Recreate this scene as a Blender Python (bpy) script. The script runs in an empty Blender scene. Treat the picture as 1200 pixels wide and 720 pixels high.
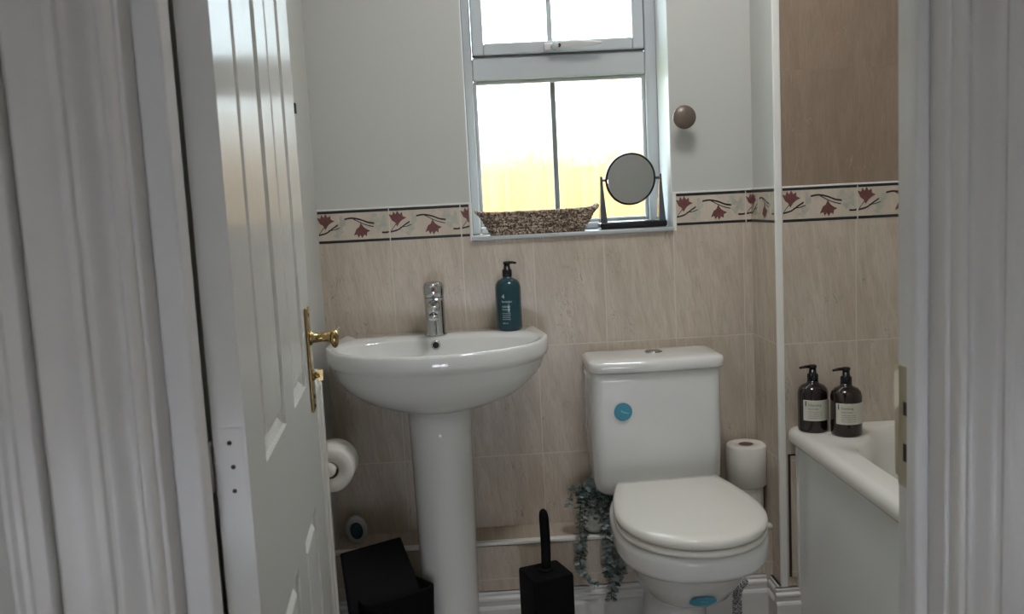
import bpy, bmesh, math, random
from mathutils import Vector, Matrix, noise as mnoise
random.seed(7)
C = bpy.context.scene.collection
H = 1.18
PI = math.pi

# ------------------------------------------------------------------ materials
def rgb(r, g, b):
    f = lambda c: (c/255/12.92) if c/255 <= .04045 else ((c/255+.055)/1.055)**2.4
    return (f(r), f(g), f(b), 1)

def mat(name, col, rough=.5, metal=0, spec=.5, bump=None, coat=0, noise=None, trans=0, ior=1.45):
    m = bpy.data.materials.new(name); m.use_nodes = True
    nt = m.node_tree; b = nt.nodes['Principled BSDF']
    b.inputs['Base Color'].default_value = col
    b.inputs['Roughness'].default_value = rough
    b.inputs['Metallic'].default_value = metal
    b.inputs['Specular IOR Level'].default_value = spec
    b.inputs['Coat Weight'].default_value = coat
    b.inputs['Coat Roughness'].default_value = .05
    b.inputs['Transmission Weight'].default_value = trans
    b.inputs['IOR'].default_value = ior
    tc = nt.nodes.new('ShaderNodeTexCoord')
    if noise:   # (scale xyz, amount)
        mp = nt.nodes.new('ShaderNodeMapping'); mp.inputs['Scale'].default_value = noise[0]
        n = nt.nodes.new('ShaderNodeTexNoise'); n.inputs['Scale'].default_value = 1; n.inputs['Detail'].default_value = 4
        nt.links.new(tc.outputs['Object'], mp.inputs[0]); nt.links.new(mp.outputs[0], n.inputs[0])
        mx = nt.nodes.new('ShaderNodeMix'); mx.data_type = 'RGBA'
        k = noise[1]
        mx.inputs[6].default_value = tuple(c*(1-k) for c in col[:3]) + (1,)
        mx.inputs[7].default_value = tuple(min(1, c*(1+k)) for c in col[:3]) + (1,)
        nt.links.new(n.outputs[0], mx.inputs[0]); nt.links.new(mx.outputs[2], b.inputs['Base Color'])
    if bump:    # (scale xyz, strength, distance)
        mp = nt.nodes.new('ShaderNodeMapping'); mp.inputs['Scale'].default_value = bump[0]
        n = nt.nodes.new('ShaderNodeTexNoise'); n.inputs['Scale'].default_value = 1; n.inputs['Detail'].default_value = 3
        nt.links.new(tc.outputs['Object'], mp.inputs[0]); nt.links.new(mp.outputs[0], n.inputs[0])
        bp = nt.nodes.new('ShaderNodeBump'); bp.inputs['Strength'].default_value = bump[1]; bp.inputs['Distance'].default_value = bump[2]
        nt.links.new(n.outputs[0], bp.inputs['Height']); nt.links.new(bp.outputs[0], b.inputs['Normal'])
    return m

M = {}
M['paint'] = mat('wall_paint', rgb(192, 192, 187), .75, bump=((60, 60, 60), .15, .002))
M['hall_paint'] = mat('hall_paint', rgb(226, 220, 212), .8)
M['ceiling'] = mat('ceiling_paint', rgb(228, 228, 224), .9)
def brushed_gloss(name, col, rough, bump):
    # gloss paint laid on with vertical brush strokes: highlights smear sideways
    m = mat(name, col, rough, bump=bump); nt = m.node_tree; b = nt.nodes['Principled BSDF']
    g = nt.nodes.new('ShaderNodeNewGeometry'); x = nt.nodes.new('ShaderNodeVectorMath'); x.operation = 'CROSS_PRODUCT'
    nt.links.new(g.outputs['Normal'], x.inputs[0]); x.inputs[1].default_value = (0, 0, 1)
    nt.links.new(x.outputs[0], b.inputs['Tangent']); b.inputs['Anisotropic'].default_value = 1.0
    return m
M['gloss'] = brushed_gloss('gloss_white', rgb(216, 214, 210), .33, ((60, 60, 5), .1, .0006))
M['door_grain'] = brushed_gloss('door_grain', rgb(214, 213, 208), .23, ((110, 110, 9), 1.0, .0011))
M['jamb_gloss'] = brushed_gloss('jamb_gloss', rgb(220, 219, 217), .42, ((60, 60, 5), .1, .0006))
M['door_gloss'] = brushed_gloss('door_gloss', rgb(214, 213, 208), .23, ((140, 140, 5), .25, .0005))
M['trim_white'] = mat('trim_white', rgb(228, 227, 222), .3)
M['upvc'] = mat('upvc', rgb(180, 183, 185), .25)
M['ceramic'] = mat('ceramic', rgb(226, 226, 224), .08, coat=.5)
M['seat'] = mat('seat_plastic', rgb(226, 223, 215), .16)
M['acrylic'] = mat('bath_acrylic', rgb(224, 221, 214), .12)
M['panel'] = mat('bath_panel', rgb(236, 238, 238), .15)
M['radiator'] = mat('radiator_enamel', rgb(222, 220, 214), .3)
M['chrome'] = mat('chrome', (.55, .55, .56, 1), .14, metal=1)
M['brass'] = mat('brass', rgb(176, 152, 104), .25, metal=1)
M['brass_pale'] = mat('brass_pale', rgb(196, 188, 164), .4, metal=.5)
M['steel'] = mat('painted_steel', rgb(190, 188, 186), .35, metal=.3)
M['screw'] = mat('screw_dark', rgb(50, 46, 44), .5, metal=.6)
M['black'] = mat('black_plastic', rgb(5, 6, 10), .7, spec=.2)
M['black_gloss'] = mat('black_gloss', rgb(16, 17, 20), .25)
M['dark_gap'] = mat('dark_gap', rgb(45, 40, 36), .8)
M['paper'] = mat('tissue_paper', rgb(226, 223, 216), .95, bump=((200, 200, 200), .3, .001))
M['card'] = mat('card_core', rgb(120, 96, 78), .9)
M['sticker'] = mat('sticker_blue', rgb(70, 150, 176), .35)
M['sticker_pale'] = mat('sticker_pale', rgb(140, 200, 218), .35)
M['teal'] = mat('teal_bottle', rgb(24, 64, 74), .2, coat=.3, noise=((3, 3, 14), .25))
M['brown_glass'] = mat('brown_bottle', rgb(30, 16, 15), .12, coat=.5)
M['label'] = mat('label_cream', rgb(206, 205, 192), .6)
M['ink'] = mat('ink', rgb(70, 72, 70), .7)
M['ink_pale'] = mat('ink_pale', rgb(175, 200, 205), .6)
M['holdback'] = mat('holdback_bronze', rgb(112, 100, 90), .35, metal=.25, noise=((60, 60, 60), .15))
M['grey_plastic'] = mat('grey_clear_plastic', rgb(70, 78, 86), .2, trans=.0)
M['mirror'] = mat('mirror_glass', (.78, .78, .78, 1), .03, metal=1)
M['lens'] = mat('blue_gel', rgb(24, 66, 84), .12, coat=.6)
M['leaf'] = mat('eucalyptus_leaf', rgb(158, 172, 170), .7, noise=((40, 40, 40), .45))
M['leaf_dark'] = mat('eucalyptus_leaf_dark', rgb(98, 116, 114), .7, noise=((40, 40, 40), .4))
M['stem'] = mat('plant_stem', rgb(74, 72, 58), .8)
M['pot'] = mat('pot_white', rgb(214, 213, 206), .6, noise=((120, 120, 120), .25))
M['floor'] = mat('floor_vinyl', rgb(150, 143, 134), .5, noise=((8, 8, 8), .12))
M['reed'] = mat('reed', (.37, .215, .09, 1), .8, noise=((45, 45, .6), .85))
M['lawn'] = mat('ground_outside', rgb(150, 150, 90), .95, noise=((4, 4, 4), .3))
M['brick'] = mat('outside_wall', rgb(170, 120, 96), .9, noise=((8, 8, 8), .2))
M['flower'] = mat('border_flower', rgb(112, 70, 68), .35, noise=((90, 90, 90), .35))
M['flower_dark'] = mat('border_stem', rgb(48, 36, 44), .35)
M['blotch'] = mat('border_leaf', rgb(176, 174, 162), .35, noise=((90, 90, 90), .2))
M['band'] = mat('border_band', rgb(42, 42, 46), .3)
M['grout'] = mat('grout', rgb(206, 201, 190), .8)

def woven():
    m = bpy.data.materials.new('seagrass'); m.use_nodes = True; nt = m.node_tree; b = nt.nodes['Principled BSDF']
    tc = nt.nodes.new('ShaderNodeTexCoord'); v = nt.nodes.new('ShaderNodeTexVoronoi'); v.inputs['Scale'].default_value = 240
    nt.links.new(tc.outputs['Object'], v.inputs[0])
    r = nt.nodes.new('ShaderNodeValToRGB'); e = r.color_ramp.elements
    e[0].color = rgb(92, 70, 58); e[1].color = rgb(205, 188, 166); e[0].position = .30; e[1].position = .95
    sep = nt.nodes.new('ShaderNodeSeparateColor'); nt.links.new(v.outputs['Color'], sep.inputs[0]); nt.links.new(sep.outputs[0], r.inputs[0])
    nt.links.new(r.outputs[0], b.inputs['Base Color']); b.inputs['Roughness'].default_value = .8
    bp = nt.nodes.new('ShaderNodeBump'); bp.inputs['Distance'].default_value = .003; nt.links.new(v.outputs['Distance'], bp.inputs['Height']); nt.links.new(bp.outputs[0], b.inputs['Normal'])
    return m
M['woven'] = woven()

def braided():
    m = bpy.data.materials.new('braided_steel'); m.use_nodes = True; nt = m.node_tree; b = nt.nodes['Principled BSDF']
    tc = nt.nodes.new('ShaderNodeTexCoord'); ck = nt.nodes.new('ShaderNodeTexChecker'); ck.inputs['Scale'].default_value = 260
    ck.inputs[1].default_value = rgb(30, 30, 34); ck.inputs[2].default_value = rgb(190, 190, 192)
    nt.links.new(tc.outputs['Object'], ck.inputs[0]); nt.links.new(ck.outputs[0], b.inputs['Base Color']); b.inputs['Roughness'].default_value = .4
    return m
M['braid'] = braided()

def tile_mat(name, axis, u0, rows, base, dark, vein, vein_amt=1.0, rough=.22, pitch=.2, grout=True, rot=0.12):
    """wall tiles: long axis vertical, pale grout; axis 0 = X, 1 = Y runs along the wall"""
    m = bpy.data.materials.new(name); m.use_nodes = True; nt = m.node_tree; L = nt.links.new; b = nt.nodes['Principled BSDF']
    tc = nt.nodes.new('ShaderNodeTexCoord'); sp = nt.nodes.new('ShaderNodeSeparateXYZ'); L(tc.outputs['Object'], sp.inputs[0])
    U, Z = sp.outputs[axis], sp.outputs[2]
    def mth(op, a, c=None, clamp=False):
        n = nt.nodes.new('ShaderNodeMath'); n.operation = op; n.use_clamp = clamp
        for i, v in enumerate((a, c)):
            if v is None: continue
            if isinstance(v, (int, float)): n.inputs[i].default_value = v
            else: L(v, n.inputs[i])
        return n.outputs[0]
    t = mth('DIVIDE', mth('SUBTRACT', U, u0), pitch); fr = mth('FRACT', t); cell = mth('FLOOR', t)
    d = mth('MINIMUM', fr, mth('SUBTRACT', 1.0, fr))
    g = mth('LESS_THAN', d, .0013/pitch)
    row = None
    for z in rows:
        g = mth('MAXIMUM', g, mth('LESS_THAN', mth('ABSOLUTE', mth('SUBTRACT', Z, z)), .0015))
        s = mth('LESS_THAN', Z, z); row = s if row is None else mth('ADD', row, s)
    seed = mth('ADD', mth('MULTIPLY', cell, 3.71), mth('MULTIPLY', row if row is not None else 0.0, 7.3)) if row is not None else mth('MULTIPLY', cell, 3.71)
    uu = mth('ADD', mth('ADD', U, mth('MULTIPLY', Z, rot)), seed)
    cb = nt.nodes.new('ShaderNodeCombineXYZ'); L(uu, cb.inputs[0]); L(Z, cb.inputs[2]); L(seed, cb.inputs[1])
    def nz(sx, sz, detail, dist, rgh=.5):
        mp = nt.nodes.new('ShaderNodeMapping'); mp.inputs['Scale'].default_value = (sx, 1, sz); L(cb.outputs[0], mp.inputs[0])
        n = nt.nodes.new('ShaderNodeTexNoise'); n.inputs['Scale'].default_value = 1; n.inputs['Detail'].default_value = detail
        n.inputs['Distortion'].default_value = dist; n.inputs['Roughness'].default_value = rgh; L(mp.outputs[0], n.inputs[0]); return n.outputs[0]
    def ramp(f, a, c):
        r = nt.nodes.new('ShaderNodeMapRange'); r.interpolation_type = 'SMOOTHSTEP'; r.inputs[1].default_value = a; r.inputs[2].default_value = c; L(f, r.inputs[0]); return r.outputs[0]
    def mix(f, A, B):
        x = nt.nodes.new('ShaderNodeMix'); x.data_type = 'RGBA'; L(f, x.inputs[0])
        for i, v in ((6, A), (7, B)):
            if isinstance(v, tuple): x.inputs[i].default_value = v
            else: L(v, x.inputs[i])
        return x.outputs[2]
    soft = mth('MULTIPLY', ramp(nz(26, 5, 3, .8), .35, .68), .5)
    col = mix(soft, base, dark)
    fine = ramp(nz(190, 22, 6, .5, .7), .42, .64)
    col = mix(mth('MULTIPLY', fine, .45*vein_amt), col, dark)
    n2 = nz(42, 11, 2, 1.4)
    line = mth('SUBTRACT', 1.0, ramp(mth('ABSOLUTE', mth('SUBTRACT', n2, .56)), .0, .012))
    gate = ramp(nz(12, 9, 1, 0), .5, .66)
    col = mix(mth('MULTIPLY', mth('MULTIPLY', line, gate), .55*vein_amt), col, vein)
    if grout: col = mix(g, col, rgb(205, 198, 184))
    L(col, b.inputs['Base Color']); b.inputs['Roughness'].default_value = rough
    bp = nt.nodes.new('ShaderNodeBump'); bp.inputs['Strength'].default_value = .5; bp.inputs['Distance'].default_value = .001
    L(mth('SUBTRACT', mth('MULTIPLY', fine, -.15), g), bp.inputs['Height']); L(bp.outputs[0], b.inputs['Normal'])
    return m
TB, TD, TV = rgb(202, 190, 175), rgb(172, 157, 140), rgb(112, 90, 76)
ROWS = [.7795, .4637, .15]
M['tile_back'] = tile_mat('tile_back', 0, -.246, ROWS, TB, TD, TV)
M['tile_side'] = tile_mat('tile_side', 1, -.205, ROWS, TB, TD, TV, rot=-.12)
M['tile_alcove'] = tile_mat('tile_alcove', 0, .791, ROWS, TB, TD, TV)
M['tile_brown'] = tile_mat('tile_brown', 0, .791, [1.191+.3], rgb(150, 131, 114), rgb(132, 114, 98), rgb(172, 152, 134), 1.0, grout=False, rot=0)
M['tile_plain'] = tile_mat('tile_plain', 0, 9.0, [], TB, TD, TV, .5, grout=False)
M['tile_border'] = tile_mat('tile_border_ground', 0, -.246, [], rgb(206, 194, 178), rgb(188, 177, 160), TV, .6, grout=False)

def glass():
    m = bpy.data.materials.new('rippled_glass'); m.use_nodes = True; nt = m.node_tree; L = nt.links.new
    nt.nodes.remove(nt.nodes['Principled BSDF']); out = nt.nodes['Material Output']
    tr = nt.nodes.new('ShaderNodeBsdfTransparent'); tr.inputs[0].default_value = (.97, .98, .98, 1)
    gl = nt.nodes.new('ShaderNodeBsdfGlass'); gl.inputs['Roughness'].default_value = .03; gl.inputs['IOR'].default_value = 1.4
    tc = nt.nodes.new('ShaderNodeTexCoord'); mp = nt.nodes.new('ShaderNodeMapping'); mp.inputs['Scale'].default_value = (230, 230, 13)
    n = nt.nodes.new('ShaderNodeTexNoise'); n.inputs['Scale'].default_value = 1; n.inputs['Detail'].default_value = 2
    L(tc.outputs['Object'], mp.inputs[0]); L(mp.outputs[0], n.inputs[0])
    bp = nt.nodes.new('ShaderNodeBump'); bp.inputs['Strength'].default_value = .9; bp.inputs['Distance'].default_value = .0016
    L(n.outputs[0], bp.inputs['Height']); L(bp.outputs[0], gl.inputs['Normal'])
    mx = nt.nodes.new('ShaderNodeMixShader'); mx.inputs[0].default_value = .6
    L(tr.outputs[0], mx.inputs[1]); L(gl.outputs[0], mx.inputs[2]); L(mx.outputs[0], out.inputs[0])
    return m
M['glass'] = glass()
def clear_glass():
    m = bpy.data.materials.new('clear_glass'); m.use_nodes = True; nt = m.node_tree; L = nt.links.new
    nt.nodes.remove(nt.nodes['Principled BSDF']); out = nt.nodes['Material Output']
    tr = nt.nodes.new('ShaderNodeBsdfTransparent'); tr.inputs[0].default_value = (1, .93, .95, 1)  # tinted to take the blue out of the added hall window's light
    gl = nt.nodes.new('ShaderNodeBsdfGlossy'); gl.inputs['Roughness'].default_value = .02
    mx = nt.nodes.new('ShaderNodeMixShader'); mx.inputs[0].default_value = .06
    L(tr.outputs[0], mx.inputs[1]); L(gl.outputs[0], mx.inputs[2]); L(mx.outputs[0], out.inputs[0])
    return m
M['clear'] = clear_glass()

# ------------------------------------------------------------------ mesh helpers
def obj(name, bm, m, parent=None, smooth=False, kind=None, bevel=0, seg=2, sub=0, auto=None):
    me = bpy.data.meshes.new(name)
    bmesh.ops.recalc_face_normals(bm, faces=bm.faces) if auto != 'keep' else None
    if smooth:
        for f in bm.faces: f.smooth = True
    bm.to_mesh(me); bm.free()
    o = bpy.data.objects.new(name, me); C.objects.link(o)
    for k in (m if isinstance(m, (list, tuple)) else [m]): me.materials.append(M[k])
    if bevel:
        b = o.modifiers.new('bevel', 'BEVEL'); b.width = bevel; b.segments = seg; b.limit_method = 'ANGLE'; b.angle_limit = .6
        b.harden_normals = False
        for p in me.polygons: p.use_smooth = True
        w = o.modifiers.new('wn', 'WEIGHTED_NORMAL'); w.keep_sharp = False
    if sub:
        s = o.modifiers.new('sub', 'SUBSURF'); s.levels = sub; s.render_levels = sub
    if parent:
        o.parent = parent; o.matrix_parent_inverse = parent.matrix_world.inverted() if parent.type != 'EMPTY' else Matrix.Translation(-parent.location)
    if kind: o['kind'] = kind
    return o
def thing(name, label, cat, loc=(0, 0, 0), group=None):
    o = bpy.data.objects.new(name, None); C.objects.link(o); o.location = loc; o.empty_display_size = .05
    o['label'] = label; o['category'] = cat
    if group: o['group'] = group
    return o
def tag(o, label, cat, group=None):
    o['label'] = label; o['category'] = cat
    if group: o['group'] = group
    return o
def box(bm, x0, x1, y0, y1, z0, z1, mi=0):
    vs = [bm.verts.new((x, y, z)) for z in (z0, z1) for y in (y0, y1) for x in (x0, x1)]
    fs = []
    for q in ((0, 2, 3, 1), (4, 5, 7, 6), (0, 1, 5, 4), (2, 6, 7, 3), (0, 4, 6, 2), (1, 3, 7, 5)):
        f = bm.faces.new([vs[i] for i in q]); f.material_index = mi; fs.append(f)
    return vs
def bx(*a):
    bm = bmesh.new(); box(bm, *a); return bm
def loft(bm, rings, closed=True, cap0=True, cap1=True, mi=0):
    R = [[bm.verts.new(p) for p in r] for r in rings]; n = len(R[0])
    for a, b in zip(R, R[1:]):
        for i in range(n if closed else n-1):
            j = (i+1) % n; f = bm.faces.new((a[i], a[j], b[j], b[i])); f.material_index = mi
    if cap0: bm.faces.new(R[0][::-1]).material_index = mi
    if cap1: bm.faces.new(R[-1]).material_index = mi
    return R
def lathe(bm, prof, c=(0, 0, 0), n=32, mat4=None, cap0=True, cap1=True, sy=1, mi=0):
    rings = []
    for r, z in prof:
        ring = []
        for i in range(n):
            a = 2*PI*i/n; p = Vector((r*math.cos(a), r*math.sin(a)*sy, z))
            if mat4 is not None: p = mat4 @ p
            ring.append(p + Vector(c))
        rings.append(ring)
    return loft(bm, rings, cap0=cap0, cap1=cap1, mi=mi)
def tube(bm, pts, r, n=10, cap=True, mi=0):
    pts = [Vector(p) for p in pts]; rings = []
    for i, p in enumerate(pts):
        t = (pts[min(i+1, len(pts)-1)] - pts[max(i-1, 0)]).normalized()
        up = Vector((0, 0, 1)) if abs(t.z) < .9 else Vector((1, 0, 0))
        a = t.cross(up).normalized(); b = a.cross(t)
        rr = r[i] if isinstance(r, (list, tuple)) else r
        rings.append([p + a*rr*math.cos(2*PI*k/n) + b*rr*math.sin(2*PI*k/n) for k in range(n)])
    loft(bm, rings, cap0=cap, cap1=cap, mi=mi)
def extrude_prof(bm, prof, A, B, out, mi=0):
    """prof = list of (offset outwards, height z); runs from A to B (x,y); out = outward normal (x,y)"""
    def ring(P): return [(P[0]+out[0]*o, P[1]+out[1]*o, z) for o, z in prof]
    loft(bm, [ring(A), ring(B)], mi=mi)
RX90 = Matrix.Rotation(PI/2, 4, 'X')      # local z -> -y
RYm90 = Matrix.Rotation(PI/2, 4, 'Y')     # local z -> +x
def spline(pts, n=8):
    P = [Vector(p) for p in pts]; P = [2*P[0]-P[1]] + P + [2*P[-1]-P[-2]]; out = []
    for i in range(1, len(P)-2):
        for k in range(n):
            t = k/n; a, b, c, d = P[i-1:i+3]
            out.append(.5*((2*b)+(c-a)*t+(2*a-5*b+4*c-d)*t*t+(3*b-a-3*c+d)*t**3))
    out.append(P[-2]); return out
def text_mesh(bm, s, size, place, mi=0, extrude=.0):
    cu = bpy.data.curves.new('t', 'FONT'); cu.body = s; cu.size = size; cu.resolution_u = 2
    o = bpy.data.objects.new('t', cu); C.objects.link(o)
    dg = bpy.context.evaluated_depsgraph_get(); me = bpy.data.meshes.new_from_object(o.evaluated_get(dg))
    vs = [bm.verts.new(place(v.co.x, v.co.y)) for v in me.vertices]
    for p in me.polygons:
        try: bm.faces.new([vs[i] for i in p.vertices]).material_index = mi
        except ValueError: pass
    bpy.data.objects.remove(o); bpy.data.curves.remove(cu); bpy.data.meshes.remove(me)

# ------------------------------------------------------------------ key dimensions
XL, XJ = -.446, .787           # left wall, return corner
YJ = -.213                     # alcove wall plane
WX0, WX1 = -.018, .555         # window opening
WZ0, WZ1 = 1.100, 2.05
ZB, ZT = 1.101, 1.193          # border tiles
XR = 1.52; YW = -1.55; YH = -1.65; CE = 2.4
DL, DR = -.321, .459           # door opening (lining faces)
HX0, HX1, HY = -1.1, 1.3, -3.4

# ------------------------------------------------------------------ shell
obj('floor', bx(HX0-.1, XR+.1, HY-.1, .4, -.05, 0), 'floor', kind='structure')
obj('ceiling', bx(HX0-.1, XR+.1, HY-.1, .4, CE, CE+.05), 'ceiling', kind='structure')
bm = bmesh.new()
box(bm, XL-.1, WX0, 0, .215, 0, CE); box(bm, WX1, XR+.1, 0, .215, 0, CE)
box(bm, WX0, WX1, 0, .215, 0, WZ0-.012); box(bm, WX0, WX1, 0, .215, WZ1, CE)
wall_back = obj('wall_back', bm, 'paint', kind='structure')
wall_left = obj('wall_left', bx(XL-.1, XL, YW, 0, 0, CE), 'paint', kind='structure')
wall_return = obj('wall_return', bx(XJ, XJ+.1, YJ+.1, 0, 0, CE), 'paint', kind='structure')
wall_alcove = obj('wall_alcove', bx(XJ, XR+.1, YJ+.008, YJ+.1, 0, CE), 'paint', kind='structure')
wall_right = obj('wall_right', bx(XR, XR+.1, YW, YJ, 0, CE), 'paint', kind='structure')
bm = bmesh.new()
box(bm, XL-.1, DL-.02, YH, YW, 0, CE); box(bm, DR+.02, XR+.1, YH, YW, 0, CE); box(bm, DL-.02, DR+.02, YH, YW, 2.03, CE)
wall_front = obj('wall_front', bm, 'paint', kind='structure')
bm = bmesh.new()
box(bm, HX0-.1, XL-.1, YH, YH+.1, 0, CE)
obj('wall_hall_front', bm, 'hall_paint', kind='structure')
# hall behind the camera with a low window added to light the door frame
obj('wall_hall_left', bx(HX0-.1, HX0, HY, YH, 0, CE), 'hall_paint', kind='structure')
obj('wall_hall_right', bx(HX1, HX1+.1, HY, YH, 0, CE), 'hall_paint', kind='structure')
bm = bmesh.new(); wx0, wx1, wz0, wz1 = -.36, .30, .05, .60
box(bm, HX0-.1, wx0, HY-.1, HY, 0, CE); box(bm, wx1, HX1+.1, HY-.1, HY, 0, CE)
box(bm, wx0, wx1, HY-.1, HY, 0, wz0); box(bm, wx0, wx1, HY-.1, HY, wz1, CE)
obj('wall_hall_back', bm, 'hall_paint', kind='structure')
bm = bmesh.new()
for a in ((wx0, wx0+.05, wz0, wz1), (wx1-.05, wx1, wz0, wz1), (wx0+.05, wx1-.05, wz0, wz0+.05), (wx0+.05, wx1-.05, wz1-.05, wz1), (-.045, -.015, wz0+.05, wz1-.05)):
    box(bm, a[0], a[1], HY-.08, HY-.03, a[2], a[3])
w2 = obj('added_hall_window', bm, 'upvc', kind='structure', bevel=.003)  # unseen window, added for light from the hall side
obj('pane', bx(wx0+.05, wx1-.05, HY-.058, HY-.052, wz0+.05, wz1-.05), 'clear', w2)

# tiled faces (thin proud slabs on the walls)
bm = bmesh.new(); t = .008
box(bm, XL, WX0, -t, 0, 0, ZB); box(bm, WX1, XJ, -t, 0, 0, ZB); box(bm, WX0, WX1, -t, 0, 0, WZ0-.012)
obj('wall_tiles', bm, 'tile_back', wall_back)
obj('wall_tiles', bx(XJ-t, XJ, YJ, -t, 0, ZB), 'tile_side', wall_return)
obj('wall_tiles', bx(XJ+.008, XR, YJ, YJ+.008, 0, ZB), 'tile_alcove', wall_alcove)
obj('upper_wall_tiles', bx(XJ+.008, XR, YJ, YJ+.008, ZT, CE), 'tile_brown', wall_alcove)['label'] = 'brown streaked tiles above the border'

# patterned border: real tiles with inlaid bands, stems, flowers and leaves
def petal_flower(P, cx, cz, s, rot, down):
    base = [(-.5, .52), (-.30, .30), (-.22, .62), (-.02, .38), (.10, .66), (.22, .34), (.52, .40), (.34, .05), (.14, -.30), (-.06, -.52), (-.2, -.30), (-.4, .0)]
    pts = []
    for x, z in base:
        if down: x, z = x*.95, -z
        a = math.radians(rot); pts.append((cx+s*(x*math.cos(a)-z*math.sin(a)), cz+s*(x*math.sin(a)+z*math.cos(a))))
    P('poly', pts, 2)
def border(bm, axis, start, flip, a0, a1, plane, sgn, zt=ZT, zb=ZB):
    """axis 0: runs along X on plane y; 1: runs along Y on plane x. tiles of .2 from start; clip to [a0,a1]"""
    h = zt-zb
    def P3(u, z, d):
        return (u, plane+sgn*d, z) if axis == 0 else (plane+sgn*d, u, z)
    def clip(pts):
        out = pts
        for lim, keep in ((a0+.0015, 1), (a1-.0015, -1)):
            res = []
            for i in range(len(out)):
                p, q = out[i-1], out[i]; pi_, qi = (p[0]-lim)*keep >= 0, (q[0]-lim)*keep >= 0
                if pi_ != qi:
                    t_ = (lim-p[0])/(q[0]-p[0]); res.append((lim, p[1]+t_*(q[1]-p[1])))
                if qi: res.append(q)
            out = res
            if not out: return []
        return out
    k = math.floor((a0-start)/.2)
    if axis == 0: box(bm, a0, a1, *sorted((plane, plane+sgn*.0072)), zb, zt, 5)
    else: box(bm, *sorted((plane, plane+sgn*.0072)), a0, a1, zb, zt, 5)
    def face(pts, d, mi):
        pts = clip(pts)
        if len(pts) < 3: return
        f = bm.faces.new([bm.verts.new(P3(u, z, d)) for u, z in pts]); f.material_index = mi
    while start+k*.2 < a1:
        s0 = start+k*.2; lo, hi = max(a0, s0+.0017), min(a1, s0+.1983)
        if hi > lo+.002:
            if axis == 0: box(bm, lo, hi, min(plane, plane+sgn*.008), max(plane, plane+sgn*.008), zb+.001, zt-.001, 0)
            else: box(bm, min(plane, plane+sgn*.008), max(plane, plane+sgn*.008), lo, hi, zb+.001, zt-.001, 0)
            def U(u): return s0+.2*((1-u) if flip else u)
            Z = lambda v: zb+h*v
            def blob(u, v, ru, rv, seed):
                pts = []
                for i in range(18):
                    a = 2*PI*i/18; rr = 1+.28*math.sin(3*a+seed)+.12*math.sin(7*a+seed*2)
                    pts.append((U(u+ru*rr*math.cos(a)), Z(v+rv*rr*math.sin(a))))
                face(pts, .0081+.00006*seed, 4)
            for (u, v, ru, rv, sd) in ((.29, .35, .05, .17, 1), (.34, .62, .04, .18, 2), (.26, .22, .04, .08, 5), (.80, .68, .07, .16, 3), (.92, .58, .045, .2, 4), (.85, .42, .05, .1, 6)): blob(u, v, ru, rv, sd)
            face([(U(.008), Z(.905)), (U(.992), Z(.905)), (U(.992), Z(.985)), (U(.008), Z(.985))], .0084, 1)
            face([(U(.008), Z(.01)), (U(.992), Z(.01)), (U(.992), Z(.09)), (U(.008), Z(.09))], .0084, 1)
            def stem(pts, w):
                S = spline([(u, 0, v) for u, v in pts], 5)
                for a, b in zip(S, S[1:]):
                    face([(U(a.x), Z(a.z-w)), (U(b.x), Z(b.z-w)), (U(b.x), Z(b.z+w)), (U(a.x), Z(a.z+w))], .0086, 3)
            stem([(.012, .27), (.12, .33), (.21, .46), (.285, .56)], .024)
            stem([(.15, .40), (.24, .42), (.31, .47)], .012)
            stem([(.02, .30), (.06, .42), (.10, .52)], .015)
            stem([(.38, .72), (.48, .745), (.60, .69), (.70, .60), (.79, .56)], .026)
            stem([(.50, .72), (.60, .60), (.68, .52), (.78, .46)], .014)
            stem([(.89, .27), (.95, .265), (.985, .28)], .026)
            def P(kind, pts, mi): face([(U(x), Z(z)) for x, z in pts], .0089, mi)
            def fl(cx, cv, sc, down):
                pts = [(-.56, .34), (-.34, .22), (-.24, .50), (-.10, .30), (.02, .54), (.16, .30), (.34, .42), (.36, .16), (.60, .04), (.34, -.08), (.16, -.22), (-.04, -.52), (-.16, -.24), (-.36, -.10)]
                q = [(cx+x*sc*.46, cv+z*sc*(-1 if down else 1)) for x, z in pts]
                f_pts = clip([(U(x), Z(z)) for x, z in q])
                if len(f_pts) >= 3:
                    cxx = sum(p[0] for p in f_pts)/len(f_pts); czz = sum(p[1] for p in f_pts)/len(f_pts)
                    c = bm.verts.new(P3(cxx, czz, .0089)); vs = [bm.verts.new(P3(a, b, .0089)) for a, b in f_pts]
                    for i in range(len(vs)): bm.faces.new((vs[i-1], vs[i], c)).material_index = 2
            fl(.115, .66, .46, False); fl(.61, .36, .44, True)
        k += 1
BM = ['tile_border', 'band', 'flower', 'flower_dark', 'blotch', 'grout']
def border_obj(parent, *a):
    bm = bmesh.new(); border(bm, *a); 
    o = obj('border_tiles', bm, BM, parent); o['label'] = 'border tiles with maroon flowers between dark bands'; return o
border_obj(wall_back, 0, -.246-.2, False, XL, WX0-.003, 0, -1)
border_obj(wall_back, 0, .563, False, .563, XJ, 0, -1)
border_obj(wall_return, 1, -.205, True, -.205, -.008, XJ, -1)
border_obj(wall_alcove, 0, .796, False, .796, XR, YJ+.008, -1)
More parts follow.
